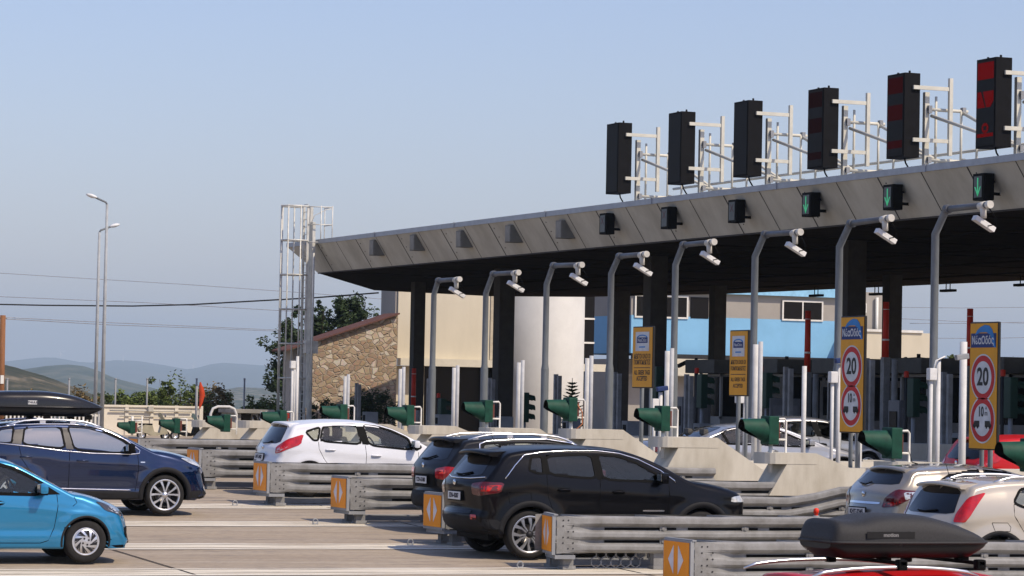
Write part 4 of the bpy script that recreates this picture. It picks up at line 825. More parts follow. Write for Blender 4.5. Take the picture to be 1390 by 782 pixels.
# three-lens lights and dark cameras under the canopy ------------------------------
DG = mat('dark_signal_green', (.012, .045, .03), .5)
for px, py, lab in ((892, 520, 'dark three lens traffic light behind the left text sign'), (953, 531, 'dark three lens traffic light seen side on, between the text signs'), (1041, 530, 'dark three lens traffic light right of the right text sign'), (600, 560, 'dark three lens traffic light at the left end under the canopy'), (1240, 540, 'dark three lens traffic light between the speed signs'), (1372, 540, 'dark three lens traffic light right of the right speed sign'), (712, 553, 'dark three lens traffic light beside the left side of the rounded tower')):
    x = 42.0; p = onX(px, py, x); gz = g(p.y); c = p.z-gz; t = thing('three_lens_light', lab, 'traffic light', (x, p.y, gz), group='three lens traffic lights under the canopy')
    MB().box((0, 0, c), (.22, .34, 1.05), bev=.03).build('housing', DG, t); 
    for k in (-1, 0, 1):
        rows = [[(s_*(.12+f*.24)+0, .14*math.cos(a), c+k*.33+.14*math.sin(a)-.05*f) for a in [rad(-20)+rad(220)*q_/12 for q_ in range(13)]] for f in (0, 1) for s_ in (1,)]
        MB().grid(rows).build('visor', DG, t)
    MB().tube([(0, .0, 0), (0, 0, c-.5)], .06, 10).build('pole', GREYP, t)
    MB().lathe([(.07, 0), (.07, .16), (0, .18)], 'z', (.0, .4, c+.55)).build('red_beacon', REDP, t); MB().tube([(0, .4, 0), (0, .4, c+.56)], .05, 8).build('beacon_pole', DARKP, t)
for px, py, lab in ((945, 490, 'small dark camera pair left of the rear column before the blue wall'), (1247, 485, 'small dark camera pair on a mast left of the nearest camera mast'), (1385, 493, 'small dark camera at the right edge behind the right speed sign'), (1068, 488, 'dark camera mast top below the blue band')):
    x = 46.0; p = onX(px, py, x); gz = g(p.y); t = thing('cctv_mast', lab, 'camera mast', (x, p.y, gz), group='small dark camera masts under the canopy'); c = p.z-gz
    MB().tube([(0, 0, 0), (0, 0, c+.1)], .06, 8).build('pole', DARKP, t); MB().tube([(-.3, .25, c-.05), (0, 0, c-.02), (.3, -.25, c-.05)], .03, 6).build('bracket', DARKP, t)
    for s_ in (-1, 1): MB().box((s_*.38, -s_*.3, c-.12), (.34, .13, .13), rot=Matrix.Rotation(rad(25*s_), 3, 'Y'), bev=.02).build('camera', DARKP, t)
# soffit light fittings
for px, py, lab in ((1108, 397, 'third hanging soffit lamp from the right'), (1190, 395, 'second hanging soffit lamp, above the rear column'), (1287, 390, 'hanging soffit lamp right of the nearest camera mast'), (1388, 382, 'hanging soffit lamp at the right edge')):
    p = onZ(px, py, 7.3); t = thing('soffit_lamp', lab, 'ceiling lamp', (p.x, p.y, 7.52), group='lamps hanging under the soffit'); mb = MB()
    for s_ in (-.15, .15): mb.tube([(0, s_, 0), (0, s_, -.3)], .02, 6)
    mb.build('hangers', BLACK, t); MB().box((0, 0, -.35), (.25, .9, .1), bev=.02).build('fitting', BLACK, t)
# ================================================================== LEFT BACKGROUND: wall, lamps, fence, wires
y = 118; xa = onY(-20, 551, y).x; xa2 = onY(138, 551, y).x; xb = onY(273, 552, y).x; zt = onY(200, 551, y).z
t = thing('white_panel_wall', 'cream white metal panel wall with a pipe along its face', 'wall', (xa2, y, GB))
WALLM = mat('cream_panels', (.74, .69, .58), .7, var=.05, scale=1, dirt=(.66, .60, .49))
L_ = xb-xa2; h = zt-GB
MB().b2((0, 0, 0), (L_, .6, h)).build('wall', WALLM, t)
mb = MB()
for k in range(5): mb.b2((L_*k/4-.07, -.05, 0), (L_*k/4+.07, -.003, h+.03))
mb.b2((0, -.06, h-.06), (L_, -.002, h+.02)); mb.build('posts', WALLM, t)
mb = MB(); mb.tube([(.3, -.09, h-.2), (L_-.4, -.09, h-.2)], .03, 8); mb.tube([(.7, -.09, h-.42), (L_-.3, -.09, h-.42)], .02, 8); mb.box((L_*.48, -.12, h-.12), (.2, .16, .2)); mb.build('pipes', mat('wall_pipe', (.5, .48, .42), .6), t)
t = thing('white_railing', 'low white slatted railing seen under the dark roof box', 'railing', (xa, y, GB)); L_ = xa2-xa-.1
mb = MB(); k = 0
while k*.16 < L_: mb.b2((k*.16, -.03, .2), (k*.16+.07, .0, h-.35)); k += 1
mb.build('slats', WHITEP, t); mb = MB(); mb.b2((0, 0.002, h-.45), (L_, .06, h-.38)); mb.b2((0, .002, .3), (L_, .06, .37)); mb.build('rails', WHITEP, t)
# street lamps
def street_lamp(px, pt, y, lab, dirn):
    b = onY(px, pt, y); gz = g(y); t = thing('street_lamp', lab, 'street lamp', (b.x, y, gz), group='tall street lamps on the left'); H = b.z-gz
    MB().tube([(0, 0, 0), (0, 0, H*.5), (0, 0, H-.1)], [.085, .07, .05], 12).build('pole', mat('lamp_pole_grey', (.36, .38, .39), .6), t)
    MB().tube([(0, 0, H-.12), (-.05*dirn, 0, H-.02), (-.45*dirn, 0, H+.14)], .04, 8).build('arm', GALVP, t)
    mb = MB(); c = Vector((-.62*dirn, 0, H+.2)); rows = []
    for i in range(7):
        f = i/6; rr_ = .13*math.sin(math.pi*(.12+.76*f)); rows.append([c+Vector(((f-.5)*.42*dirn*-1, rr_*math.cos(a), rr_*.62*math.sin(a)-(.1*dirn*0)+.10*(f-.5))) for a in [2*math.pi*k/12 for k in range(12)]])
    mb.grid(rows, close=True); mb.add(rows[0], [list(range(12))]); mb.add(rows[-1], [list(range(12))]); mb.build('lamp_head', mat('lamp_head', (.72, .73, .72), .4), t)
street_lamp(145.5, 274, 116, 'taller and nearer grey street lamp with its white head pointing left', 1); street_lamp(135, 312, 122, 'shorter grey street lamp right behind the taller one', -1)
# fence posts
fl = [(10, 'left of the roof box'), (94, 'behind the roof box nose'), (157, 'just right of the street lamps'), (200, 'at the left edge of the scooters'), (267, 'next to the red flag'), (332, 'between the hoop and the ladder')]
for px, lab in fl:
    b = onY(px, 515, 124); t = thing('fence_post', 'tall thin grey fence post '+lab, 'post', (b.x, 124, GB), group='thin fence posts beyond the wall'); MB().tube([(0, 0, 0), (0, 0, b.z-GB)], .04, 8).build('post', GREYP, t); MB().lathe([(.05, 0), (.05, .04), (0, .05)], 'z', (0, 0, b.z-GB)).build('cap', GREYP, t)
# furled flag on its post
b = onY(267, 535, 112); t = thing('furled_flag', 'red furled flag hanging on a grey post above the white wall', 'flag', (b.x, 112, GB)); c = b.z-GB
mb = MB(); rows = []
for i in range(9):
    f = i/8; wv = [(.03, 0), (.07, .02), (.11, .05), (.12, .07), (.12, .09), (.10, .06), (.08, .05), (.06, .02), (.02, 0)][i]
    rows.append([(.13+wv[1]+wv[0]*.9*math.cos(a), wv[0]*.5*math.sin(a)*(1+.3*math.sin(a*3)), c+.45-f*1.0) for a in [2*math.pi*k/12 for k in range(12)]])
mb.grid(rows, close=True); mb.build('cloth', mat('flag_red', (.50, .06, .02), .8), t, recalc=False); MB().tube([(0, 0, 0), (0, 0, c+.3)], .05, 8).build('post', GREYP, t)
# pipe hoop guard
y = 100; a = onY(286, 556, y); b = onY(321, 556, y); gz = g(y); t = thing('pipe_hoop', 'white bent pipe hoop around a hooded signal', 'guard rail', (a.x, y, gz)); h = onY(300, 552, y).z-gz; w_ = b.x-a.x
MB().tube([(0, 0, 0), (0, 0, h-.25), (.08, 0, h-.07), (.25, 0, h), (w_-.25, 0, h), (w_-.08, 0, h-.07), (w_, 0, h-.25), (w_, 0, .4)], .045, 10).build('pipe', POSTW, t)
MB().b2((.0, .3, .7), (w_*.9, .5, .95)).build('cross_rail', GALV, t)
# grey concrete structures by the ladder
y = 112; a = onY(322, 560, y); b = onY(368, 560, y); t = thing('concrete_kiosk', 'low grey concrete shelter with open front left of the ladder', 'shelter', (a.x, y, GB)); h = onY(345, 561, y).z-GB; w_ = b.x-a.x
mb = MB(); mb.b2((0, 0, 0), (.15, 2, h)); mb.b2((w_*.45, 0, 0), (w_*.62, .2, h)); mb.b2((w_-.15, 0, 0), (w_, 2, h)); mb.b2((.15, 1.8, 0), (w_-.15, 2, h)); mb.build('walls', CONCD, t); MB().b2((-.1, -.15, h+.002), (w_+.1, 2.1, h+.14)).build('roof', CONCD, t)
y = 106; a = onY(354, 560, y); b = onY(396, 560, y); t = thing('pale_gate', 'pale wire mesh gate with red top bar behind the white hatchback tail', 'gate', (a.x, y, g(y))); h = onY(372, 560, y).z-g(y); w_ = b.x-a.x
mb = MB(); mb.b2((0, 0, .05), (w_, .04, h-.25)); mb.build('mesh_panel', mat('mesh_cream', (.56, .53, .46), .8), t); MB().b2((0, -.01, h-.2), (w_, .05, h-.02)).build('red_bar', REDP, t); mb = MB()
for k in (0, .18, w_-.05): mb.tube([(k, -.04, 0), (k, -.04, h+.05)], .035, 8)
mb.build('posts', GREYP, t)
# scooters -------------------------------------------------------------------
def scooter(x, y, lab, body, screen):
    t = thing('motor_scooter', lab, 'scooter', (x, y, g(y)), rz=rad(8), group='scooters parked beyond the islands'); t.scale = (.74, .74, .66)
    for wx in (-.62, .62): tw = MB().lathe([(.17, -.045), (.24, -.05), (.26, 0), (.24, .05), (.17, .045)], 'y', (wx, 0, .26)).build('wheel', RUBBER, t); MB().lathe([(.17, -.03), (.05, -.04), (.05, .04), (.17, .03)], 'y', (wx, 0, .26)).build('rim', RIM, tw)
    mb = MB(); pr = [(-.85, .62), (-.5, .82), (-.1, .78), (.0, .45), (.28, .38), (.42, .95), (.52, .98), (.66, .55), (.72, .35), (.4, .3), (.2, .24), (-.1, .24), (-.4, .35), (-.75, .45)]
    mb.prism(pr, 'y', -.13, .13); mb.build('bodywork', body, t)
    MB().box((-.42, 0, .84), (.66, .26, .1), bev=.04).build('seat', BLACK, t)
    rows = [[(.52-.22*f, .23*(1-.35*f*f)*s_, 1.0+.48*f) for s_ in (-1, -.5, 0, .5, 1)] for f in (0, .33, .66, 1)]; mb = MB(); mb.grid(rows); mb.grid([[(p[0]+.012, p[1], p[2]) for p in r] for r in rows]); mb.build('windscreen', screen, t, recalc=False)
    MB().tube([(.42, .33, 1.02), (.45, 0, 1.0), (.42, -.33, 1.02)], .018, 6).build('handlebar', BLACK, t)
    for s_ in (-1, 1): mm = MB().tube([(.43, s_*.25, 1.02), (.45, s_*.36, 1.28)], .008, 6).build('mirror', BLACK, t); MB().lathe([(.075, -.015), (.08, 0), (.075, .015), (0, .016)], 'x', (.45, s_*.37, 1.33), n=16).build('mirror_head', GREYP, mm)
a = onX(208, 590, 30.5); scooter(30.5, a.y, 'scooter with beige windscreen left of a green hooded signal', mat('scooter_red', (.36, .33, .24), .5), mat('screen_beige', (.42, .42, .30), .4)); a = onX(228, 592, 31); scooter(31.6, a.y-.3, 'scooter with pale teal windscreen just behind the green signal', BLACK, mat('screen_teal', (.25, .42, .38), .3)); a = onX(255, 588, 31); scooter(33.0, a.y-.6, 'dark red scooter furthest right of the three', mat('scooter_dark', (.25, .04, .035), .35, coat=.5), BLACK)
# utility pole and wires
y = 108; b = onY(4, 428, y); t = thing('utility_pole', 'brown wooden utility pole at the left edge', 'utility pole', (b.x, y, g(y))); WOOD = mat('pole_wood', (.24, .11, .05), .85, scale=5, stretch=(4, 4, .4)); MB().tube([(0, 0, 0), (0, 0, b.z-g(y))], [.13, .10], 12).build('pole', WOOD, t); MB().b2((-.06, -.14, 1.9), (.06, -.12, 2.2)).build('plate', WHITEP, t); MB().tube([(-.15, 0, b.z-g(y)-.1), (.15, 0, b.z-g(y)-.1)], .03, 6).build('insulator_pin', GREYP, t)
WIRE = mat('wire_black', (.03, .03, .03), .6); WIREG = mat('wire_grey', (.30, .32, .36), .6)
def wire(pts, D0, D1, r_, m, lab):
    n = len(pts); P3 = [atD(px, py, D0+(D1-D0)*i/(n-1)) for i, (px, py) in enumerate(pts)]; out = []
    for i in range(n-1):
        for k in range(6): out.append(P3[i].lerp(P3[i+1], k/6))
    out.append(P3[-1]); t = thing('overhead_wire', lab, 'cable', out[0], group='overhead wires'); MB().tube([p-out[0] for p in out], r_, 6).build('strand', m, t)
wire([(-60, 367), (100, 377), (250, 386), (420, 398), (520, 406)], 190, 190, .020, WIREG, 'highest thin grey wire crossing the sky on the left'); wire([(-40, 401), (200, 411), (420, 424)], 200, 200, .024, WIREG, 'faint thin wire just above the thick black wire on the left'); wire([(-60, 412), (60, 414.5), (180, 415.5), (260, 413.5), (340, 409), (430, 404), (514, 397.5)], 150, 145, .038, WIRE, 'thick sagging black cable from the left edge to the beige office'); wire([(8, 431), (150, 438), (290, 444), (400, 449)], 120, 170, .018, WIREG, 'upper of two thin wires running from the wooden pole'); wire([(8, 433), (150, 441), (290, 446), (400, 450.5)], 120, 170, .018, WIREG, 'lower of two thin wires running from the wooden pole')
for a, b, lab in (((1210, 417), (1400, 417), 'topmost wire in the sky gap below the canopy at right'), ((1210, 432), (1400, 439), 'second wire in the sky gap at right'), ((1235, 439), (1400, 437), 'third wire in the sky gap, just left of the right speed sign'), ((1262, 459), (1400, 458), 'lowest wire in the sky gap at right')): wire([a, ((a[0]+b[0])/2, (a[1]+b[1])/2+1), b], 200, 200, .02, WIREG, lab)
# hedge before the stone wall, conifer before the tower
b0 = on_g(452, 560, 130); t = thing('hedge', 'clipped dark green hedge at the foot of the stone wall', 'hedge', b0); mb = MB(); bl_ = []
for px, py, r_ in ((425, 560, .5), (440, 556, .6), (455, 553, .7), (472, 553, .8), (490, 552, .85), (505, 551, .9), (520, 549, .95), (535, 552, .8), (448, 566, .6), (480, 566, .8), (515, 566, .9)): bl_.append((rel(px, py, 130, b0), r_, r_*.65))
crown(mb, bl_, 7000, .07, 71); mb.build('foliage', LEAF_HEDGE, t, recalc=False)
mb = MB(); 
for k in range(6): mb.tube([(k*.8-1.6, 0, 0), (k*.8-1.5, .1, .9)], .04, 6)
mb.build('stems', BARK, t)
b = on_g(777, 560, 60); 
y = 96; b = on_g(776, 560, y); t = thing('small_conifer', 'small young conifer in front of the rounded tower', 'tree', b); H = onY(772, 513, y).z-b.z
MB().tube([(0, 0, 0), (0, 0, H)], [.05, .01], 6).build('trunk', BARK, t); mb = MB(); rnd = random.Random(5)
for k in range(15):
    z = H*(.25+.72*k/15); ln = (H-z)*.33+.10
    for j in range(7):
        a = j*.9+k*1.3; d = Vector((math.cos(a), math.sin(a), .25)); 
        for s_ in range(8):
            c = Vector((0, 0, z))+d*ln*(s_+1)/8; e = d.cross(Vector((0, 0, 1))).normalized(); w_ = .10*(1-s_/10)
            mb.add([c-e*w_, c+d*.05, c+e*w_, c-d*.03+Vector((0, 0, -.05))], [(0, 1, 2, 3)])
mb.build('foliage', LEAF_PINE, t, recalc=False)
# ================================================================== CARS
def catmull(P, n=6):
    out = []
    for i in range(len(P)-1):
        p0 = np.array(P[max(i-1, 0)]); p1 = np.array(P[i]); p2 = np.array(P[i+1]); p3 = np.array(P[min(i+2, len(P)-1)])
        d = max(np.linalg.norm((p2-p1)[:2]), 1e-4); k = max(2, int(d/.035)); k = min(k, 24)
        t1 = (p2-p0)*.5; t2 = (p3-p1)*.5
        # limit the tangents so that short segments do not overshoot
        for t in (t1, t2):
            l = np.linalg.norm(t[:2])
            if l > d*1.0: t *= d/l
        for j in range(k):
            s = j/k; h = (2*s**3-3*s**2+1, s**3-2*s**2+s, -2*s**3+3*s**2, s**3-s**2)
            out.append(p1*h[0]+t1*h[1]+p2*h[2]+t2*h[3])
    out.append(np.array(P[-1])); return out
def inpoly(x, y, P):
    c = False; j = len(P)-1
    for i in range(len(P)):
        if (P[i][1] > y) != (P[j][1] > y) and x < (P[j][0]-P[i][0])*(y-P[i][1])/(P[j][1]-P[i][1])+P[i][0]: c = not c
        j = i
    return c
def chaikin(P, it=2, k=.2):
    for _ in range(it):
        Q = []
        for i in range(len(P)):
            a, b = P[i], P[(i+1) % len(P)]; Q += [(a[0]*(1-k)+b[0]*k, a[1]*(1-k)+b[1]*k), (a[0]*k+b[0]*(1-k), a[1]*k+b[1]*(1-k))]
        P = Q
    return P
def offs(P, d):
    A = sum(P[i][0]*P[(i+1) % len(P)][1]-P[(i+1) % len(P)][0]*P[i][1] for i in range(len(P))); sg = 1 if A > 0 else -1; Q = []
    for i in range(len(P)):
        a, b, c = P[i-1], P[i], P[(i+1) % len(P)]; tx, ty = c[0]-a[0], c[1]-a[1]; l = math.hypot(tx, ty) or 1; Q.append((b[0]+ty/l*d*sg, b[1]-tx/l*d*sg))
    return Q
def lin(P, x): return float(np.interp(x, [p[0] for p in P], [p[1] for p in P]))
def sstep(a, b, x): t = min(max((x-a)/(b-a), 0), 1); return t*t*(3-2*t)
class Body:
    def __init__(s, sp):
        s.sp = sp; s.hw = sp['W']/2; s.H = sp['H']; s.belt = sp['belt']; s.L = sp['L']; s.zs = sp.get('sill', .24)
        s.plan = catmull([(a, b) for a, b in sp['plan']]); s.px = [p[0] for p in s.plan]; s.py = [p[1] for p in s.plan]
        s.tum = sp.get('tumble', .2); s.build()
    def W(s, x, z):
        sp = s.sp; m = float(np.interp(x, s.px, s.py)); zb = lin(s.belt, x); low = .95+.05*sstep(s.zs-.05, .42, z)
        if z > zb-.12: low -= .022*sstep(zb-.12, zb+.01, z)
        if z > zb: u = (z-zb)/max(s.H-zb, .2); low -= s.tum*u*(.75+.25*u)
        v = s.hw*m*low
        mid = math.exp(-((x-(sp['axr']+sp['axf'])/2)/.95)**4)
        v -= .022*mid*math.exp(-((z-.47)/.09)**2)                      # hollow along the lower doors
        v += .012*math.exp(-((z-(zb-.20+.02*x*0))/.035)**2)*(.5+.5*mid)  # shoulder crease
        for ax in (sp['axr'], sp['axf']):
            d = math.hypot(x-ax, z-sp['R']); v += .024*math.exp(-((d-sp['Ra']-.04)/.09)**2)*(1 if z > .1 else 0)
        return v
    def build(s):
        sp = s.sp; prof = catmull(sp['prof']); nt = len(prof); fb = prof[-1]; rb = prof[0]
        bot = [np.array([fb[0]+(rb[0]-fb[0])*k/40, s.zs+ (fb[1]-s.zs)*max(0, 1-k/3)+(rb[1]-s.zs)*max(0, 1-(40-k)/3), .05, .0]) for k in range(1, 40)]
        ring = prof+bot; V = []; F = []; flag = []; NC, NA, NS = 9, 6, 15; nh = NC+NA+NS
        for p in ring:
            E = Vector((p[0], 0, p[1])); r, cr_ = p[2], p[3]; Mx = min(max(p[0], .75), s.L-.85); Mv = Vector((Mx, 0, .58)); d = (Mv-E); dl = d.length; d.normalize()
            r = min(r, dl*.4); Q = E+d*(cr_+r); Wi = s.W(Q.x, Q.z); yin = max(Wi-r, .05); row = []
            for j in range(NC): f = j/NC; row.append(E+d*(cr_*f*f)+Vector((0, f*yin, 0)))
            for j in range(NA): a = math.pi/2*j/NA; row.append(E+d*(cr_+r*(1-math.cos(a)))+Vector((0, yin+(Wi-yin)*math.sin(a), 0)))
            for j in range(NS): t = j/(NS-1); q = Q.lerp(Mv, t); row.append(Vector((q.x, s.W(q.x, q.z), q.z)))
            V.append(row)
        n = len(V); full = []
        for row in V: full += [Vector((v.x, -v.y, v.z)) for v in row[::-1]]+row[1:]
        w_ = 2*nh-1
        for i in range(n):
            for k in range(w_-1):
                j = (i+1) % n; F.append((i*w_+k, i*w_+k+1, j*w_+k+1, j*w_+k)); flag.append(1 if (i >= nt-1 and abs(k-(nh-1)) < NC) else 0)
        bm = bmesh.new(); vs = [bm.verts.new(v) for v in full]; bm.verts.ensure_lookup_table(); lay = bm.faces.layers.int.new('fl')
        for f, g_ in zip(F, flag):
            try: ff = bm.faces.new([vs[i] for i in f]); ff[lay] = g_
            except ValueError: pass
        bmesh.ops.remove_doubles(bm, verts=bm.verts, dist=1e-4); bmesh.ops.dissolve_degenerate(bm, dist=1e-4, edges=bm.edges)
        bmesh.ops.recalc_face_normals(bm, faces=bm.faces)
        # outward check
        ff = max(bm.faces, key=lambda f: f.calc_center_median().z)
        if ff.normal.z < 0: bmesh.ops.reverse_faces(bm, faces=bm.faces)
        bm.normal_update(); bm.verts.index_update(); bm.faces.index_update(); bm.verts.ensure_lookup_table(); bm.faces.ensure_lookup_table()
        s.bm = bm; s.lay = lay; s.bvh = BVHTree.FromBMesh(bm); s.vn = [v.normal.copy() for v in bm.verts]; s.co = [v.co.copy() for v in bm.verts]; s.dead = set()
    def part(s, faces, name, m, parent):
        idx = {}; vs = []; fs = []
        for f in faces:
            r = []
            for v in f.verts:
                if v.index not in idx: idx[v.index] = len(vs); vs.append(v.index)
                r.append(idx[v.index])
            fs.append(r)
        me = bpy.data.meshes.new(name); me.from_pydata([s.co[i] for i in vs], [], fs); me.materials.append(m)
        me.polygons.foreach_set('use_smooth', [True]*len(fs)); me.update(); me.normals_split_custom_set_from_vertices([s.vn[i] for i in vs])
        o = bpy.data.objects.new(name, me); COL.objects.link(o); o.parent = parent; return o
    FR = {'near': (Vector((0, -3, 0)), Vector((1, 0, 0)), Vector((0, 0, 1)), Vector((0, 1, 0))), 'far': (Vector((0, 3, 0)), Vector((1, 0, 0)), Vector((0, 0, 1)), Vector((0, -1, 0))),
          'rear': (Vector((-3, 0, 0)), Vector((0, 1, 0)), Vector((0, 0, 1)), Vector((1, 0, 0))), 'front': (Vector((9, 0, 0)), Vector((0, 1, 0)), Vector((0, 0, 1)), Vector((-1, 0, 0))), 'top': (Vector((0, 0, 5)), Vector((1, 0, 0)), Vector((0, 1, 0)), Vector((0, 0, -1)))}
    def cast(s, u, v, fr, off):
        if isinstance(fr, str): O, U, Vv, D = s.FR[fr]
        else: O, U, Vv, D = fr
        o = O+U*u+Vv*v; hit, nrm, fi, dist = s.bvh.ray_cast(o, D)
        if hit is None:
            hit, nrm, fi, dist = s.bvh.find_nearest(o+D*3)
        f = s.bm.faces[fi]; ws = []; tot = 0; n = Vector()
        for vv in f.verts: w_ = 1/((s.co[vv.index]-hit).length+1e-3)**2; n += s.vn[vv.index]*w_
        n.normalize()
        if fr in ('near', 'far') and .2 < u < s.L-.2:
            yv = s.W(u, v)
            if abs(yv-abs(hit.y)) < .02: hit = Vector((u, -yv if fr == 'near' else yv, v))
        return hit+n*off, n
    def patch(s, poly, fr, off, name, m, parent, h=.06, rnd=2, thick=0):
        P = chaikin(poly, rnd, .12) if rnd else poly; x0, x1 = min(p[0] for p in P), max(p[0] for p in P); y0, y1 = min(p[1] for p in P), max(p[1] for p in P)
        Q = []
        for i in range(len(P)):
            a, b = P[i], P[(i+1) % len(P)]; l = math.hypot(b[0]-a[0], b[1]-a[1]); k = max(1, int(l/h))
            for j in range(k): Q.append((a[0]+(b[0]-a[0])*j/k, a[1]+(b[1]-a[1])*j/k))
        nb = len(Q); inner = offs(Q, -h*.3); pts = list(Q); x = x0+h/2
        while x < x1:
            y = y0+h/2
            while y < y1:
                if inpoly(x, y, inner): pts.append((x, y))
                y += h
            x += h
        r = geometry.delaunay_2d_cdt([Vector(p) for p in pts], [(i, (i+1) % nb) for i in range(nb)], [], 1, 1e-6)
        vs = []; ns = []
        for p in r[0]: a, n = s.cast(p.x, p.y, fr, off); vs.append(a); ns.append(n)
        me = bpy.data.meshes.new(name); me.from_pydata(vs, [], r[2]); me.materials.append(m); me.polygons.foreach_set('use_smooth', [True]*len(me.polygons)); me.update()
        fl = sum(1 for p in me.polygons if p.normal.dot(ns[p.vertices[0]]) < 0)
        if fl > len(me.polygons)/2: me.flip_normals()
        me.normals_split_custom_set_from_vertices(ns)
        o = bpy.data.objects.new(name, me); COL.objects.link(o); o.parent = parent; return o
    def ring(s, poly, fr, d_in, d_out, off, name, m, parent, rnd=2):
        P = chaikin(poly, rnd, .12); A = offs(P, d_out); B = offs(P, -d_in); rows = []
        for a, c, b in zip(A, P, B): rows.append([s.cast(*a, fr, off*.3)[0], s.cast(*a, fr, off)[0], s.cast(*b, fr, off)[0], s.cast(*b, fr, -.02)[0]])
        rows.append(rows[0]); mb = MB(); mb.grid(rows, smooth=False); return mb.build(name, m, parent, recalc=False)
    def line(s, pts, fr, r, off, mb, sub=.06):
        out = []
        for i in range(len(pts)-1):
            a, b = pts[i], pts[i+1]; k = max(1, int(math.hypot(b[0]-a[0], b[1]-a[1])/sub))
            for j in range(k): out.append(s.cast(a[0]+(b[0]-a[0])*j/k, a[1]+(b[1]-a[1])*j/k, fr, off)[0])
        out.append(s.cast(*pts[-1], fr, off)[0]); mb.tube(out, r, 6); return mb
def wheel_mesh(R, style, parent, x, y, side):
    rr = R*(.76 if style in ('ten', 'six') else .62 if style == 'cap' else .70); wd = .105
    t = MB().lathe([(rr, -wd*.9), (rr+.02, -wd), (R-.035, -wd), (R-.008, -wd*.8), (R, -wd*.4), (R, wd*.4), (R-.008, wd*.8), (R-.035, wd), (rr+.02, wd), (rr, wd*.9)], 'y', n=48).build('tyre', RUBBER, parent, recalc=True)
    mb = MB(); yo = -wd*.93
    # rim barrel, lip, recess
    mb.lathe([(rr+.006, yo), (rr-.012, yo-.006), (rr-.022, yo+.01), (rr-.03, yo+.03)], 'y', n=48, mi=0)
    mb.lathe([(rr-.03, yo+.03), (rr-.05, .05), (0, .055)], 'y', n=36, mi=1)
    mb.lathe([(rr*.55, .03), (rr*.55, .04), (0, .04)], 'y', n=24, mi=2)
    def spoke(a, r0_, r1_, w0, w1, y0, y1, mi=0, tw=0):
        c, s_ = math.cos(a), math.sin(a); c2, s2 = math.cos(a+tw), math.sin(a+tw); vs = []
        for (r_, w_, cc, ss, yy) in ((r0_, w0, c, s_, y0), (r1_, w1, c2, s2, y1)):
            for sg_ in (-1, 1):
                for dy in (0, .03): vs.append((r_*cc-sg_*w_*ss, yy+dy, r_*ss+sg_*w_*cc))
        mb.add(vs, [(0, 2, 6, 4), (1, 5, 7, 3), (0, 4, 5, 1), (2, 3, 7, 6)], mi)
    if style == 'ten':
        for k in range(5):
            for q in (-1, 1): a = 2*math.pi*k/5+.3+q*.13; spoke(a, .05, rr*.6, .011, .014, yo+.004, yo+.004, tw=q*.12); spoke(a+q*.12, rr*.6, rr-.01, .014, .022, yo+.004, yo+.008, tw=q*.06)
        mb.lathe([(.055, yo+.02), (.05, yo-.004), (0, yo-.006)], 'y', n=20)
    elif style == 'six':
        for k in range(6):
            a = 2*math.pi*k/6+.25
            for q in (-1, 1): spoke(a+q*.22, .06, rr*.55, .010, .012, yo+.006, yo+.006, tw=-q*.06); spoke(a+q*.16, rr*.55, rr-.01, .014, .030, yo+.006, yo+.006, tw=q*.13)
        mb.lathe([(.05, yo+.02), (.045, yo+.002), (0, yo+.0)], 'y', n=20, mi=1)
    elif style == 'cap':
        mb.lathe([(rr-.01, yo+.004), (rr*.9, yo-.008), (rr*.4, yo-.004), (0, yo-.01)], 'y', n=40)
        for k in range(8):
            a = 2*math.pi*k/8+.2; spoke(a, rr*.40, rr*.86, .012, .024, yo-.014, yo-.013, mi=1, tw=.45); spoke(a+.30, rr*.48, rr*.84, .004, .010, yo-.014, yo-.013, mi=1, tw=.42)
        for k in range(4): a = 2*math.pi*k/4+.5; mb.lathe([(.014, -.004), (.010, -.008), (0, -.008)], 'y', (rr*.25*math.cos(a), yo-.01, rr*.25*math.sin(a)), n=8, mi=1)
    else:
        for k in range(7): spoke(2*math.pi*k/7, .04, rr-.01, .024, .03, yo+.004, yo+.008)
        mb.lathe([(.06, yo+.02), (.055, yo-.002), (0, yo-.004)], 'y', n=20)
    rim = mb.build('rim', [RIM, RIMDARK, DISC], parent, recalc=False)
    return t, rim
def seat_mb(mb, x, y, w_=.48, bench=False):
    mb.box((x, y, .52), (.5, w_, .16), bev=.05); mb.box((x-.3, y, .85), (.16, w_, .62), rot=Matrix.Rotation(rad(-14), 3, 'Y'), bev=.06)
    if not bench: mb.box((x-.40, y, 1.24), (.1, .26, .17), bev=.04)
    else:
        for q in (-.4, .4): mb.box((x-.40, y+q, 1.2), (.1, .24, .15), bev=.04)
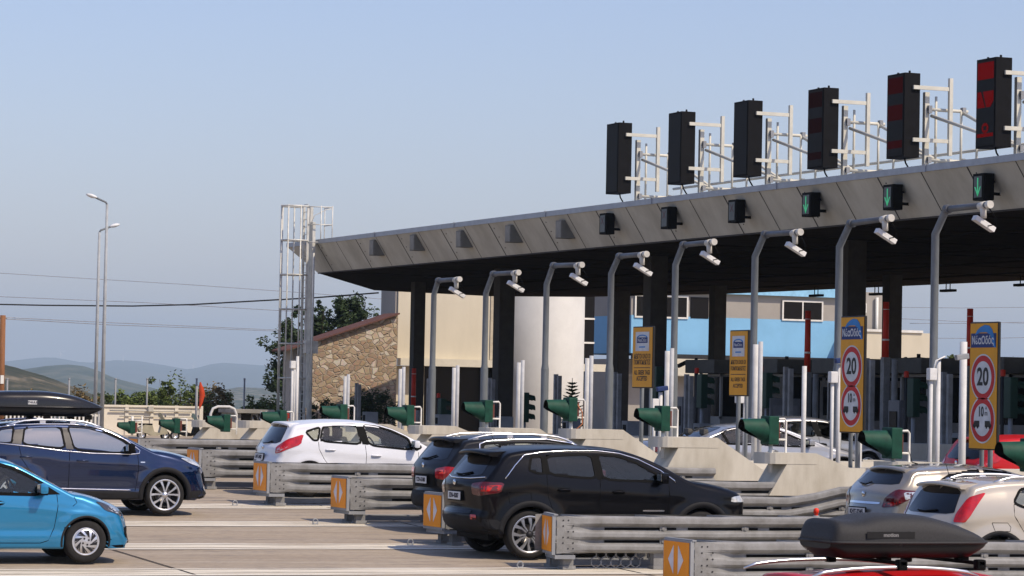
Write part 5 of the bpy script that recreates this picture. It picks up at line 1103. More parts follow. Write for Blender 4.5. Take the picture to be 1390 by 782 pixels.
def build_car(sp, x0, yc, label, cat='car', sc=1.0, name='parked_car', dz=0, group='cars queuing at the toll lanes'):
    gz = g(yc)+dz; t = thing(name, label, cat, (x0, yc, gz), group=group); t.scale = (sc, sc, sc)
    B = Body(sp); hw = B.hw; R, Ra = sp['R'], sp['Ra']; bm = B.bm; pm = sp['paint']
    holes = [offs(p, -.004) for _, p, *r in sp['glass']]
    doors = sp.get('doors', []); dfaces = {}; keep = []; under = []
    for f in bm.faces:
        c = f.calc_center_median()
        if f[B.lay]: under.append(f); continue
        if abs(c.y) > hw-.40:
            sk_ = False
            for ax in (sp['axr'], sp['axf']):
                if math.hypot(c.x-ax, c.z-R) < Ra or (abs(c.x-ax) < Ra and c.z < R): sk_ = True
            if sk_: continue
        if abs(c.y) > hw*.5 and abs(f.normal.y) > .35:
            if any(inpoly(c.x, c.z, h) for h in holes): continue
            hit = False
            for k, dpoly in enumerate(doors):
                if inpoly(c.x, c.z, dpoly): dfaces.setdefault((k, c.y < 0), []).append(f); hit = True; break
            if hit: continue
        keep.append(f)
    B.part(keep, 'body', pm, t)
    if under: B.part(under, 'underbody', BLACK, t)
    MB().b2((.35, -hw+.3, B.zs+.0), (sp['L']-.5, hw-.3, B.zs+.12)).build('floor_pan', BLACK, t)
    darc = {}
    for (k, near), fs in dfaces.items(): darc[(k, near)] = B.part(fs, 'door', pm, t)
    for side in ('near', 'far'):
        sg_ = -1 if side == 'near' else 1
        for gname, poly, *rest in sp['glass']:
            gm = rest[0] if rest else sp.get('gmat', GLASS); o = B.patch(poly, side, -.008, 'window', gm, t, rnd=2); B.ring(poly, side, .014, sp.get('trimw', .03), .005, 'window_frame', BLACK, o)
        for poly, mt in sp.get('pillars', []): B.patch(poly, side, .0045, 'pillar_trim', mt, t, rnd=0)
        if sp.get('seams'):
            mb = MB()
            for l in sp['seams']: B.line(l, side, .0055, -.002, mb)
            mb.build('panel_gap', BLACK, t)
        if sp.get('chrome'):
            mb = MB()
            for l in sp['chrome']: B.line(l, side, sp.get('chr', .011), .004, mb)
            mb.build('chrome_strip', CHROME, t)
        for i, (hx, hz) in enumerate(sp.get('handles', [])):
            dp = darc.get((i, side == 'near'), t); mb = MB(); y = B.W(hx, hz)+.022; mb.tube([(hx-.10, sg_*(y-.03), hz), (hx-.08, sg_*y, hz+.003), (hx, sg_*(y+.004), hz+.004), (hx+.08, sg_*y, hz+.003), (hx+.10, sg_*(y-.03), hz)], .014, 8); mb.build('handle', sp.get('hmat', pm), dp); B.patch([(hx+.11*math.cos(a), hz+.035*math.sin(a)) for a in [k*math.pi/6 for k in range(12)]], side, .003, 'handle_recess', sp.get('rmat', BLACK), dp, rnd=0)
        for poly, mt, nm in sp.get('side_patches', []): B.patch(poly, side, .007, nm, mt, t, rnd=1)
        if sp.get('mirror'):
            mx, mz = sp['mirror']; yb = B.W(mx, mz); mm = MB().tube([(mx+.06, sg_*(yb-.05), mz-.03), (mx+.02, sg_*(yb+.08), mz-.01)], [.035, .03], 8).build('mirror', BLACK, t)
            MB().box((mx, sg_*(yb+.13), mz+.045), (.12, .22, .15), bev=.05).build('mirror_housing', sp.get('mirmat', pm), mm); MB().box((mx, sg_*(yb+.13), mz-.02), (.11, .20, .05), bev=.02).build('mirror_base', BLACK, mm); MB().b2((mx-.063, sg_*(yb+.05), mz-.01), (mx-.060, sg_*(yb+.21), mz+.10)).build('mirror_glass', CHROME, mm)
        # arches and wells
        for ax in (sp['axr'], sp['axf']):
            wdt = sp.get('archw', .03); rows = []
            for k in range(33):
                a = rad(-12)+rad(204)*k/32; ca_, sa_ = math.cos(a), math.sin(a)
                def pt(r_, off): return B.cast(ax+r_*ca_, max(R+r_*sa_, B.zs+.02), side, off)[0]
                q = pt(Ra-.012, .006); rows.append([pt(Ra+wdt, .0), pt(Ra+wdt-.006, .009), q, q+Vector((0, -sg_*.07, 0))])
            mb = MB(); mb.grid(rows); mb.build('wheel_arch', sp.get('archmat', pm), t, recalc=False)
            rows = [[(ax+(Ra+.012)*math.cos(a), sg_*y_, R+(Ra+.012)*math.sin(a)) for y_ in (hw-.05, hw-.40)] for a in [rad(-1)+rad(182)*k/20 for k in range(21)]]; mb = MB(); mb.grid(rows); mb.add([(ax+(Ra+.012)*math.cos(a), sg_*(hw-.40), R+(Ra+.012)*math.sin(a)) for a in [rad(-1)+rad(182)*k/20 for k in range(21)]], [list(range(21))]); mb.build('wheel_well', BLACK, t, recalc=False)
            w_ = thing('wheel', '', '', (ax, sg_*(hw-.125), R)); w_.parent = t; del w_['label']; del w_['category']
            if side == 'far': w_.rotation_euler = (0, 0, math.pi)
            key = (sp['id'], 'w')
            if key not in KIDS: KIDS[key] = wheel_mesh(R, sp['rim'], w_, 0, 0, -1)
            else:
                for o in KIDS[key]: c = o.copy(); COL.objects.link(c); c.parent = w_
    # glazing at both ends, lamps, rear details
    if sp.get('rearglass'): o = B.patch(sp['rearglass']+[(-a, b) for a, b in sp['rearglass'][::-1]], 'rear', .004, 'rear_window', DGLASS, t, rnd=1)
    for l in sp.get('rear_lines', []): mb = MB(); B.line(l, 'rear', .011, .006, mb); mb.build('chrome_strip', CHROME, t)
    if sp.get('wiper'):
        mb = MB(); B.line(sp['wiper'], 'rear', .012, .02, mb); mb.build('rear_wiper', BLACK, t)
    if sp.get('screen'): B.patch(sp['screen']+[(-a, b) for a, b in sp['screen'][::-1]], 'front', .004, 'windscreen', DGLASS, t, rnd=1)
    for nm, pts, mt in sp.get('lamps', []):
        # pts are 3D guide points on the near side; cast along the diagonal they face
        for sg_ in (1, -1):
            cen = sum((Vector(p) for p in pts), Vector())/len(pts); rear = cen.x < sp['L']/2; D = Vector((1 if rear else -1, sg_*.9, -.1)).normalized(); U = Vector((0, 0, 1)).cross(D).normalized(); Vv = D.cross(U)
            PP = [Vector((p[0], p[1]*sg_, p[2])) for p in pts]; B.patch([((p-cen).dot(U), (p-cen).dot(Vv)) for p in PP], (cen-D*3, U, Vv, D), .008, nm, mt, t, h=.04, rnd=1)
    for poly, mt, nm, fr in sp.get('patches', []): B.patch(poly, fr, .009, nm, mt, t, rnd=1)
    if sp.get('plate'):
        px_, pz_, txt = sp['plate']; q, n = B.cast(0, pz_, 'rear', .0); rx = Matrix.Rotation(sp.get('platetilt', 0), 3, 'Y')
        pl_ = MB().box(q+Vector((-.02, 0, 0)), (.02, .50, .12), rot=rx, bev=.004).build('number_plate', PLATEW, t); fr_ = MB().box(q+Vector((-.012, 0, 0)), (.02, .54, .155), rot=rx, bev=.01).build('plate_frame', BLACK, pl_)
        up = rx @ Vector((0, 0, 1)); textobj(txt, .095, PLATEINK, pl_, q+Vector((-.033, 0, 0)), (0, -1, 0), up, .001, name='plate_lettering', bold=.003)
    if sp.get('badge'):
        zq, = sp['badge'][:1]; q, n = B.cast(0, zq, 'rear', .012); MB().lathe([(.045, 0), (.035, -.012), (0, -.012)], 'x', q, n=20).build('rear_badge', CHROME, t)
    if sp.get('spoiler'):
        xa, xb_, z0_, hw_ = sp['spoiler']; rows = []
        for k in range(13):
            y = -hw_+2*hw_*k/12; e = abs(y)/hw_; ex = xa+.05*e**3+ .03*(e**2); dz_ = -.045*e**2
            rows.append([(ex+.02, y, z0_-.045+dz_), (ex, y, z0_-.02+dz_), (ex+.03, y, z0_+.006+dz_), (xb_, y, B.cast(xb_, y*.98, 'top', .003)[0].z), (xb_, y, z0_-.06+dz_)])
        mb = MB(); mb.grid(rows, close=True); mb.add(rows[0], [list(range(5))]); mb.add(rows[-1], [list(range(5))]); mb.build('roof_spoiler', pm, t)
    if sp.get('rails'):
        xa, xb_, z_, mt = sp['rails']
        for sg_ in (-1, 1):
            pts = []
            for k in range(17):
                f = k/16; x = xa+(xb_-xa)*f; q, n = B.cast(x, sg_*(B.W(x, B.H-.08)-.085), 'top', 0); lift = .055*min(1, 6*f, 6*(1-f)); pts.append(q+Vector((0, 0, lift)))
            mb = MB(); mb.tube(pts, .018, 8)
            for k in (1, 6, 11, 15): mb.box(pts[k]-Vector((0, 0, .03)), (.10, .025, .06))
            mb.build('roof_rail', mt, t)
    if sp.get('antenna'): ax_ = sp['antenna']; q, n = B.cast(ax_, 0, 'top', 0); MB().tube([q, q+Vector((-.10, 0, .03)), q+Vector((-.17, 0, .24))], [.014, .007, .003], 6).build('antenna', BLACK, t)
    # interior
    mb = MB()
    for y in (-.38, .38): seat_mb(mb, sp['axf']-1.35, y)
    seat_mb(mb, sp['axf']-2.2, 0, 1.2, True); mb.build('seats', SEAT, t)
    xs_ = sp['axf']-.78; q = MB().box((sp['axf']-.45, 0, .88), (.5, 2*hw-.5, .25), bev=.06).build('dashboard', BLACK, t)
    c = Vector((xs_, .38, .98)); tl = Matrix.Rotation(rad(-25), 3, 'Y'); MB().tube([c+tl @ Vector((0, .18*math.cos(a), .18*math.sin(a))) for a in [k*math.pi/10 for k in range(21)]], .016, 6).build('steering_wheel', BLACK, t)
    if sp.get('driver'):
        pass
    return t, B
STDPLAN = lambda L, r=.86, f=.80: [(-.05, r-.06), (.12, r), (.45, .955), (1.0, .995), (L*.5, 1.0), (L-1.1, .99), (L-.55, .945), (L-.2, f+.03), (L+.05, f-.08)]
P_BLACK = paint('black_paint', (.004, .004, .005)); P_NAVY = paint('metallic_navy', (.001, .014, .060), .55, .2); P_CYAN = paint('metallic_light_blue', (.008, .20, .40), .35, .32)
P_WHITE = paint('white_car_paint', (.74, .75, .77)); P_GREY = paint('dark_charcoal_paint', (.010, .011, .014)); P_SILV = paint('silver_paint', (.40, .41, .43), .5, .3); P_BEIGE = paint('champagne_paint', (.28, .25, .205), .35, .35)
P_PEARL = paint('pearl_cream_paint', (.48, .43, .35), .15, .32); P_RED = mat('red_car_paint', (.50, .010, .012), .4, 0, var=.03, coat=.35, spec=.1, back=(.03, .03, .03))
# black compact SUV ------------------------------------------------------------
jeep = dict(id='jeep', L=4.66, W=1.90, H=1.71, axr=.90, axf=3.69, R=.365, Ra=.435, sill=.27, paint=P_BLACK, rim='six', tumble=.165, archw=.075, archmat=CLAD, trimw=.022,
  belt=[(0, 1.16), (1.0, 1.30), (1.24, 1.235), (2.0, 1.19), (3.1, 1.15), (4.6, .98)], plan=STDPLAN(4.66),
  prof=[(.34, .33, .10, .08), (.12, .42, .14, .10), (.03, .56, .16, .12), (.02, .66, .16, .12), (.08, .74, .16, .10), (.07, .95, .16, .10), (.06, 1.12, .14, .10), (.12, 1.19, .12, .08), (.22, 1.27, .10, .07), (.42, 1.50, .09, .06), (.50, 1.585, .09, .06), (.60, 1.635, .09, .05), (.95, 1.685, .09, .045), (1.46, 1.71, .09, .045), (2.08, 1.705, .09, .045), (2.55, 1.655, .08, .05), (3.0, 1.50, .06, .06), (3.38, 1.31, .06, .07), (3.56, 1.225, .08, .05), (3.72, 1.195, .12, .04), (4.0, 1.16, .14, .05), (4.35, 1.09, .16, .08), (4.56, 1.0, .18, .12), (4.64, .90, .22, .16), (4.67, .70, .24, .18), (4.66, .5, .22, .16), (4.56, .34, .16, .1), (4.42, .29, .1, .05)],
  glass=[('quarter', [(.88, 1.34), (.93, 1.525), (1.10, 1.545), (1.10, 1.285), (.98, 1.30)], TGLASS), ('rear', [(1.19, 1.275), (1.16, 1.545), (1.90, 1.585), (1.95, 1.215)], TGLASS), ('front', [(2.06, 1.205), (2.00, 1.58), (2.33, 1.555), (2.62, 1.46), (2.98, 1.27), (3.04, 1.18)], GLASS)],
  pillars=[([(1.915, 1.59), (1.995, 1.585), (2.05, 1.19), (1.965, 1.20)], BLACK), ([(1.11, 1.55), (1.16, 1.55), (1.19, 1.27), (1.11, 1.28)], BLACK)],
  doors=[[(1.17, .38), (1.17, 1.24), (2.0, 1.18), (2.0, .38)], [(2.015, .38), (2.015, 1.18), (3.10, 1.14), (3.12, .70), (3.02, .38)]],
  seams=[[(1.16, 1.60), (1.15, 1.2), (1.17, .95), (1.22, .80), (1.30, .55), (1.42, .40)], [(2.01, 1.60), (2.005, 1.0), (2.0, .40)], [(3.13, 1.15), (3.14, .9), (3.10, .6), (3.05, .42)], [(1.42, .40), (3.05, .40)], [(.55, 1.0), (.9, 1.0), (.9, .84), (.57, .84), (.55, 1.0)]],
  chrome=[[(.50, 1.20), (.66, 1.40), (.82, 1.56), (1.1, 1.605), (1.5, 1.63), (2.0, 1.635), (2.35, 1.60), (2.65, 1.515), (3.0, 1.35), (3.22, 1.20), (3.24, 1.165)]],
  handles=[(1.42, 1.04), (2.30, 1.015)], hmat=P_BLACK, mirror=(2.98, 1.20), mirmat=P_BLACK,
  side_patches=[([(1.4, .28), (1.4, .40), (3.2, .40), (3.2, .28)], CLAD, 'sill_cladding'), ([(.12, .36), (.10, .60), (.42, .58), (.5, .36)], CLAD, 'bumper_cladding'), ([(2.7, .72), (3.05, .72), (3.05, .745), (2.7, .745)], CHROME, 'script_badge')],
  rearglass=[(.60, 1.23), (.52, 1.47), (.40, 1.55), (0, 1.565), (0, 1.215)][:4]+[(0, 1.215)], wiper=[(.25, 1.235), (-.02, 1.23), (-.3, 1.27)],
  lamps=[('tail_lamp', [(.50, -.9, 1.14), (.44, -.9, .99), (.14, -.8, .94), (.06, -.62, .96), (.06, -.60, 1.12), (.16, -.8, 1.15)], LAMPDARK), ('tail_lamp_bar', [(.46, -.9, 1.11), (.42, -.9, 1.02), (.16, -.8, 1.0), (.15, -.78, 1.08)], LAMPRED), ('headlamp', [(4.5, -.7, .98), (4.2, -.88, .95), (4.18, -.88, .87), (4.55, -.65, .86)], LAMPCLR)],
  patches=[([(-.72, .40), (-.72, .62), (.72, .62), (.72, .40)], CLAD, 'rear_bumper', 'rear'), ([(-.55, .66), (-.55, .72), (.55, .72), (.55, .66)], DGLASS, 'bumper_strip', 'rear'), ([(-.70, .58), (-.70, .65), (-.56, .65), (-.56, .58)], LAMPRED, 'rear_reflector', 'rear'), ([(.70, .58), (.70, .65), (.56, .65), (.56, .58)], LAMPRED, 'rear_reflector', 'rear')],
  rear_lines=[[(-.74, 1.215), (-.4, 1.19), (0, 1.185), (.4, 1.19), (.74, 1.215)]], plate=(0, .92, 'IZN-4287'), platetilt=0, badge=(1.12,), spoiler=(.26, .62, 1.62, .62), antenna=.78)
tj, _ = build_car(jeep, 17.2, 44.0, 'black compact SUV with chrome window line and red smoked tail lamps behind the edge-on barrier', 'car'); tj.scale = (1.03, 1, 1)
# dark blue SUV ---------------------------------------------------------------
kad = dict(id='kad', L=4.46, W=1.84, H=1.61, axr=.88, axf=3.53, R=.35, Ra=.415, sill=.26, paint=P_NAVY, rim='ten', tumble=.21, archw=.07, archmat=CLAD, trimw=.022,
  belt=[(0, 1.2), (.9, 1.19), (1.75, 1.11), (3.0, 1.06), (4.4, .9)], plan=STDPLAN(4.46, .86, .82),
  prof=[(.3, .3, .1, .08), (.05, .45, .15, .1), (.0, .7, .16, .12), (.04, .95, .14, .1), (.12, 1.1, .12, .08), (.4, 1.42, .1, .06), (.6, 1.53, .09, .05), (.9, 1.575, .09, .05), (1.45, 1.61, .09, .045), (1.95, 1.60, .09, .045), (2.4, 1.54, .08, .05), (2.75, 1.43, .06, .06), (3.08, 1.28, .06, .07), (3.30, 1.17, .07, .06), (3.42, 1.145, .12, .04), (3.75, 1.10, .15, .05), (4.08, 1.02, .17, .08), (4.3, .92, .2, .12), (4.40, .80, .24, .17), (4.45, .62, .24, .18), (4.46, .45, .22, .16), (4.42, .30, .16, .1), (4.2, .25, .1, .05)],
  glass=[('quarter', [(.40, 1.24), (.62, 1.45), (.86, 1.49), (.80, 1.21)]), ('rear', [(.99, 1.20), (1.05, 1.49), (1.68, 1.515), (1.74, 1.135)]), ('front', [(1.90, 1.12), (1.80, 1.515), (2.15, 1.50), (2.45, 1.425), (2.78, 1.28), (3.0, 1.09), (2.6, 1.075)])], gmat=glassmat('silver_sky_glass', (.10, .10, .10), .42),
  pillars=[([(1.70, 1.52), (1.79, 1.52), (1.885, 1.12), (1.755, 1.13)], mat('pillar_grey', (.10, .095, .09), .4)), ([(.88, 1.49), (1.03, 1.49), (.97, 1.20), (.81, 1.21)], mat('pillar_grey', (.10, .095, .09), .4))],
  doors=[[(.98, .36), (.95, 1.15), (1.80, 1.08), (1.80, .36)], [(1.815, .36), (1.815, 1.08), (2.98, 1.03), (3.02, .7), (2.96, .36)]],
  seams=[[(1.81, 1.54), (1.81, 1.0), (1.80, .38)], [(.92, 1.2), (.98, .95), (1.15, .7), (1.3, .38)], [(3.02, 1.05), (3.04, .8), (3.0, .5), (2.98, .40)]],
  chrome=[[(.36, 1.235), (.62, 1.485), (.9, 1.525), (1.3, 1.545), (1.8, 1.55), (2.15, 1.535), (2.45, 1.46), (2.8, 1.305), (3.06, 1.12), (3.05, 1.065), (2.9, 1.05), (2.2, 1.06), (1.7, 1.095), (1.0, 1.175), (.36, 1.235)], [(1.2, .46), (2.0, .445), (2.92, .43)]],
  handles=[(1.05, .985), (2.04, .93)], hmat=P_NAVY, rmat=P_NAVY, mirror=(2.86, 1.12), mirmat=BLACK,
  side_patches=[([(1.3, .27), (1.3, .43), (3.06, .41), (3.06, .27)], CLAD, 'sill_cladding'), ([(4.0, .29), (3.98, .42), (4.3, .44), (4.4, .30)], CLAD, 'bumper_cladding'), ([(3.07, .905), (3.15, .905), (3.15, .925), (3.07, .925)], ALU, 'wing_badge')],
  screen=[(.0, 1.50), (.48, 1.48), (.62, 1.24), (0, 1.2)], lamps=[('headlamp', [(4.40, -.52, .90), (4.20, -.80, .97), (3.86, -.90, 1.0), (4.02, -.88, .90), (4.25, -.80, .83), (4.44, -.52, .80)], LAMPCLR), ('fog_lamp', [(4.4, -.60, .50), (4.25, -.78, .50), (4.3, -.75, .40), (4.42, -.6, .40)], LAMPCLR)],
  patches=[([(-.5, .50), (-.55, .74), (.55, .74), (.5, .5)], BLACK, 'grille', 'front'), ([(-.85, .28), (-.85, .42), (.85, .42), (.85, .28)], CLAD, 'lower_bumper', 'front')], rails=(.75, 2.45, 1.6, ALU))
k1, BK = build_car(kad, 11.5, 53.0, 'dark metallic blue SUV with silver roof rails carrying a black roof box', 'car', group='cars queuing at the toll lanes')
# light blue hatchback
i10 = dict(id='i10', L=3.68, W=1.68, H=1.50, axr=.65, axf=2.90, R=.305, Ra=.348, sill=.20, paint=P_CYAN, rim='cap', tumble=.20, archw=.018, trimw=.03,
  belt=[(0, 1.02), (1.2, .99), (2.3, .95), (3.6, .82)], plan=STDPLAN(3.68, .86, .80),
  prof=[(.2, .28, .1, .08), (.03, .4, .14, .1), (.0, .7, .14, .1), (.06, .95, .12, .08), (.2, 1.2, .1, .06), (.35, 1.42, .09, .05), (.6, 1.47, .08, .045), (1.1, 1.50, .08, .045), (1.55, 1.485, .08, .045), (1.85, 1.44, .07, .05), (2.2, 1.28, .06, .06), (2.55, 1.10, .06, .06), (2.72, 1.015, .07, .05), (2.88, .985, .10, .04), (3.12, .93, .13, .06), (3.35, .85, .16, .1), (3.53, .76, .2, .14), (3.62, .64, .22, .16), (3.66, .5, .22, .16), (3.66, .36, .2, .14), (3.68, .27, .16, .12), (3.60, .21, .1, .08)],
  glass=[('rear', [(.42, 1.05), (.55, 1.33), (1.25, 1.385), (1.25, .985)]), ('front', [(1.36, .98), (1.36, 1.385), (1.62, 1.375), (1.86, 1.315), (2.08, 1.21), (2.30, 1.08), (2.25, .965)])],
  doors=[[(.45, .30), (.45, .98), (1.3, .96), (1.3, .30)], [(1.315, .30), (1.315, .96), (2.40, .93), (2.44, .6), (2.30, .30)]],
  seams=[[(1.305, 1.4), (1.305, .3)], [(2.47, .96), (2.485, .80), (2.44, .50), (2.36, .32), (2.25, .285)], [(1.2, .285), (2.25, .285)], [(2.72, .93), (2.76, .85), (2.70, .80)]],
  handles=[(.62, .86), (1.62, .84)], mirror=(2.24, 1.00), mirmat=P_CYAN, screen=[(.0, 1.40), (.45, 1.38), (.55, 1.10), (0, 1.06)],
  pillars=[([(2.27, 1.12), (2.52, .965), (2.26, .955)], BLACK)],
  lamps=[('headlamp', [(3.50, -.50, .78), (3.25, -.76, .84), (3.05, -.80, .87), (3.18, -.80, .74), (3.42, -.68, .66), (3.58, -.5, .66)], mat('lamp_smoke', (.06, .06, .065), .08, .2, coat=1)), ('headlamp_reflector', [(3.42, -.62, .76), (3.28, -.74, .80), (3.22, -.78, .76), (3.32, -.74, .70), (3.48, -.6, .69)], LAMPCLR), ('fog_lamp', [(3.58, -.60, .44), (3.50, -.68, .44), (3.50, -.68, .36), (3.58, -.60, .36)], BLACK)],
  patches=[([(-.55, .26), (-.6, .5), (.6, .5), (.55, .26)], BLACK, 'grille', 'front')],
  side_patches=[([(3.30, .19), (3.26, .25), (3.5, .26), (3.58, .20)], BLACK, 'front_lip')])
build_car(i10, 8.22, 43.3, 'light metallic blue small hatchback in the bottom left corner', 'car')
# white hatchback
fie = dict(id='fie', L=3.98, W=1.72, H=1.495, axr=.78, axf=3.27, R=.31, Ra=.37, sill=.2, paint=P_WHITE, rim='seven', tumble=.22, archw=.018, trimw=.024,
  belt=[(0, 1.08), (.9, 1.08), (1.8, 1.01), (3.0, .90), (3.9, .8)], plan=STDPLAN(3.98, .87, .78),
  prof=[(.22, .28, .1, .08), (.06, .4, .15, .12), (.0, .55, .16, .14), (.02, .68, .15, .12), (.09, .80, .14, .10), (.12, .94, .12, .09), (.17, 1.0, .11, .08), (.36, 1.25, .10, .07), (.45, 1.375, .10, .06), (.52, 1.415, .09, .05), (.8, 1.455, .09, .05), (1.3, 1.49, .09, .05), (1.8, 1.49, .09, .05), (2.2, 1.455, .08, .05), (2.6, 1.35, .06, .06), (3.05, 1.15, .06, .07), (3.32, 1.01, .07, .05), (3.45, .975, .12, .04), (3.68, .88, .16, .08), (3.86, .76, .2, .14), (3.95, .6, .24, .18), (3.97, .42, .2, .15), (3.85, .22, .1, .05)],
  glass=[('quarter', [(.72, 1.245), (1.02, 1.335), (.95, 1.09), (.86, 1.09)]), ('rear', [(1.08, 1.345), (1.45, 1.385), (1.78, 1.39), (1.84, 1.02), (1.0, 1.075)]), ('front', [(1.91, 1.385), (2.19, 1.36), (2.48, 1.285), (2.83, 1.135), (2.90, .925), (2.0, 1.005)]), ('corner', [(2.92, 1.08), (3.10, .98), (2.98, .92)], TGLASS)],
  pillars=[([(1.795, 1.39), (1.895, 1.385), (1.985, 1.01), (1.86, 1.02)], BLACK)],
  doors=[[(1.0, .3), (.98, 1.05), (1.90, .98), (1.92, .3)], [(1.935, .3), (1.92, .98), (3.0, .88), (3.0, .5), (2.9, .3)]],
  seams=[[(.96, 1.06), (.97, .92), (1.08, .72), (1.25, .5), (1.32, .3)], [(1.92, 1.0), (1.94, .8), (1.93, .3)], [(3.03, .88), (3.02, .5)]],
  handles=[(1.20, .90), (2.14, .80)], hmat=P_WHITE, rmat=P_WHITE, mirror=(2.93, .99), mirmat=P_WHITE,
  rearglass=[(.62, 1.01), (.50, 1.30), (.38, 1.365), (0, 1.38), (0, .985)], wiper=[(.1, .99), (-.15, 1.0), (-.3, 1.04)], screen=[(.0, 1.40), (.5, 1.38), (.6, 1.08), (0, 1.03)],
  lamps=[('tail_lamp', [(.66, -.80, 1.20), (.60, -.84, 1.0), (.20, -.78, .84), (.10, -.66, .82), (.12, -.64, .95), (.36, -.74, 1.08)], LAMPRED), ('reversing_lens', [(.36, -.82, .96), (.20, -.76, .86), (.12, -.68, .84), (.16, -.68, .92)], mat('pink_lens', (.62, .30, .30), .15, coat=1))],
  plate=(0, .74, 'INT-3402'), platetilt=rad(8), badge=(.93,), spoiler=(.36, .66, 1.425, .55))
build_car(fie, 18.42, 57.5, 'white five door hatchback with bright red tail lamps between the barriers', 'car')
# dark estate with silver rails (peugeot like)
peu = dict(id='peu', L=4.5, W=1.84, H=1.66, axr=.85, axf=3.5, R=.34, Ra=.40, sill=.26, paint=P_GREY, rim='seven', tumble=.2, archw=.06, archmat=CLAD, trimw=.024,
  belt=[(0, 1.2), (1.0, 1.20), (2.0, 1.13), (3.2, 1.08), (4.4, .9)], plan=STDPLAN(4.5, .87, .8),
  prof=[(.3, .3, .1, .08), (.06, .42, .15, .12), (.0, .6, .16, .14), (.06, .74, .15, .12), (.06, 1.0, .14, .10), (.08, 1.12, .12, .10), (.14, 1.19, .10, .08), (.44, 1.52, .09, .06), (.52, 1.585, .09, .05), (.8, 1.63, .09, .05), (1.4, 1.66, .09, .05), (2.0, 1.65, .09, .05), (2.5, 1.57, .08, .05), (2.95, 1.38, .06, .06), (3.3, 1.20, .07, .06), (3.45, 1.16, .12, .04), (3.9, 1.08, .16, .08), (4.3, .92, .2, .14), (4.45, .7, .24, .18), (4.48, .4, .2, .15), (4.3, .25, .1, .05)],
  glass=[('quarter', [(.80, 1.24), (.84, 1.50), (1.15, 1.525), (1.15, 1.21)], GLASS), ('rear', [(1.24, 1.21), (1.24, 1.53), (1.95, 1.545), (2.0, 1.16)], GLASS), ('front', [(2.08, 1.16), (2.03, 1.545), (2.4, 1.50), (2.75, 1.36), (3.05, 1.16)], GLASS)],
  pillars=[([(1.16, 1.53), (1.23, 1.53), (1.23, 1.2), (1.16, 1.2)], BLACK), ([(1.96, 1.55), (2.02, 1.55), (2.07, 1.15), (2.01, 1.15)], BLACK)],
  chrome=[[(.74, 1.2), (.77, 1.50), (.9, 1.545), (1.4, 1.58), (2.0, 1.59), (2.45, 1.53), (2.8, 1.38)]], chr=.014, seams=[[(1.2, 1.2), (1.2, .5)], [(2.04, 1.15), (2.03, .4)]],
  doors=[[(1.2, .35), (1.2, 1.16), (2.0, 1.12), (2.0, .35)], [(2.04, .35), (2.04, 1.12), (3.1, 1.05), (3.1, .35)]], handles=[(1.4, 1.0), (2.3, .97)], mirror=(3.0, 1.18),
  rearglass=[(.64, 1.22), (.55, 1.44), (.42, 1.52), (0, 1.54), (0, 1.205)], wiper=[(.3, 1.22), (0, 1.23), (-.25, 1.28)],
  lamps=[('tail_lamp', [(.42, -.88, 1.10), (.42, -.88, 1.0), (.14, -.80, .90), (.06, -.55, .92), (.06, -.52, 1.08), (.18, -.8, 1.12)], LAMPRED), ('lamp_claws', [(.62, -.92, 1.10), (.62, -.92, 1.02), (.40, -.88, 1.0), (.40, -.88, 1.12)], LAMPDARK), ('lamp_inner', [(.16, -.80, 1.07), (.16, -.80, 1.0), (.10, -.64, 1.0), (.10, -.64, 1.06)], mat('hot_lens', (.75, .06, .03), .2, coat=1, emit=((1, .05, .02), .25)))],
  patches=[([(-.5, .76), (-.5, .98), (.5, .98), (.5, .76)], BLACK, 'tailgate_panel', 'rear'), ([(-.8, .44), (-.8, .70), (.8, .70), (.8, .44)], CLAD, 'rear_bumper', 'rear')], plate=(0, .88, 'YZH-5180'), badge=(1.12,), spoiler=(.30, .66, 1.60, .6), rails=(.62, 2.6, 1.6, ALU))
build_car(peu, 18.45, 48.7, 'dark charcoal estate car with bright silver roof rails, between white hatchback and black SUV', 'car')
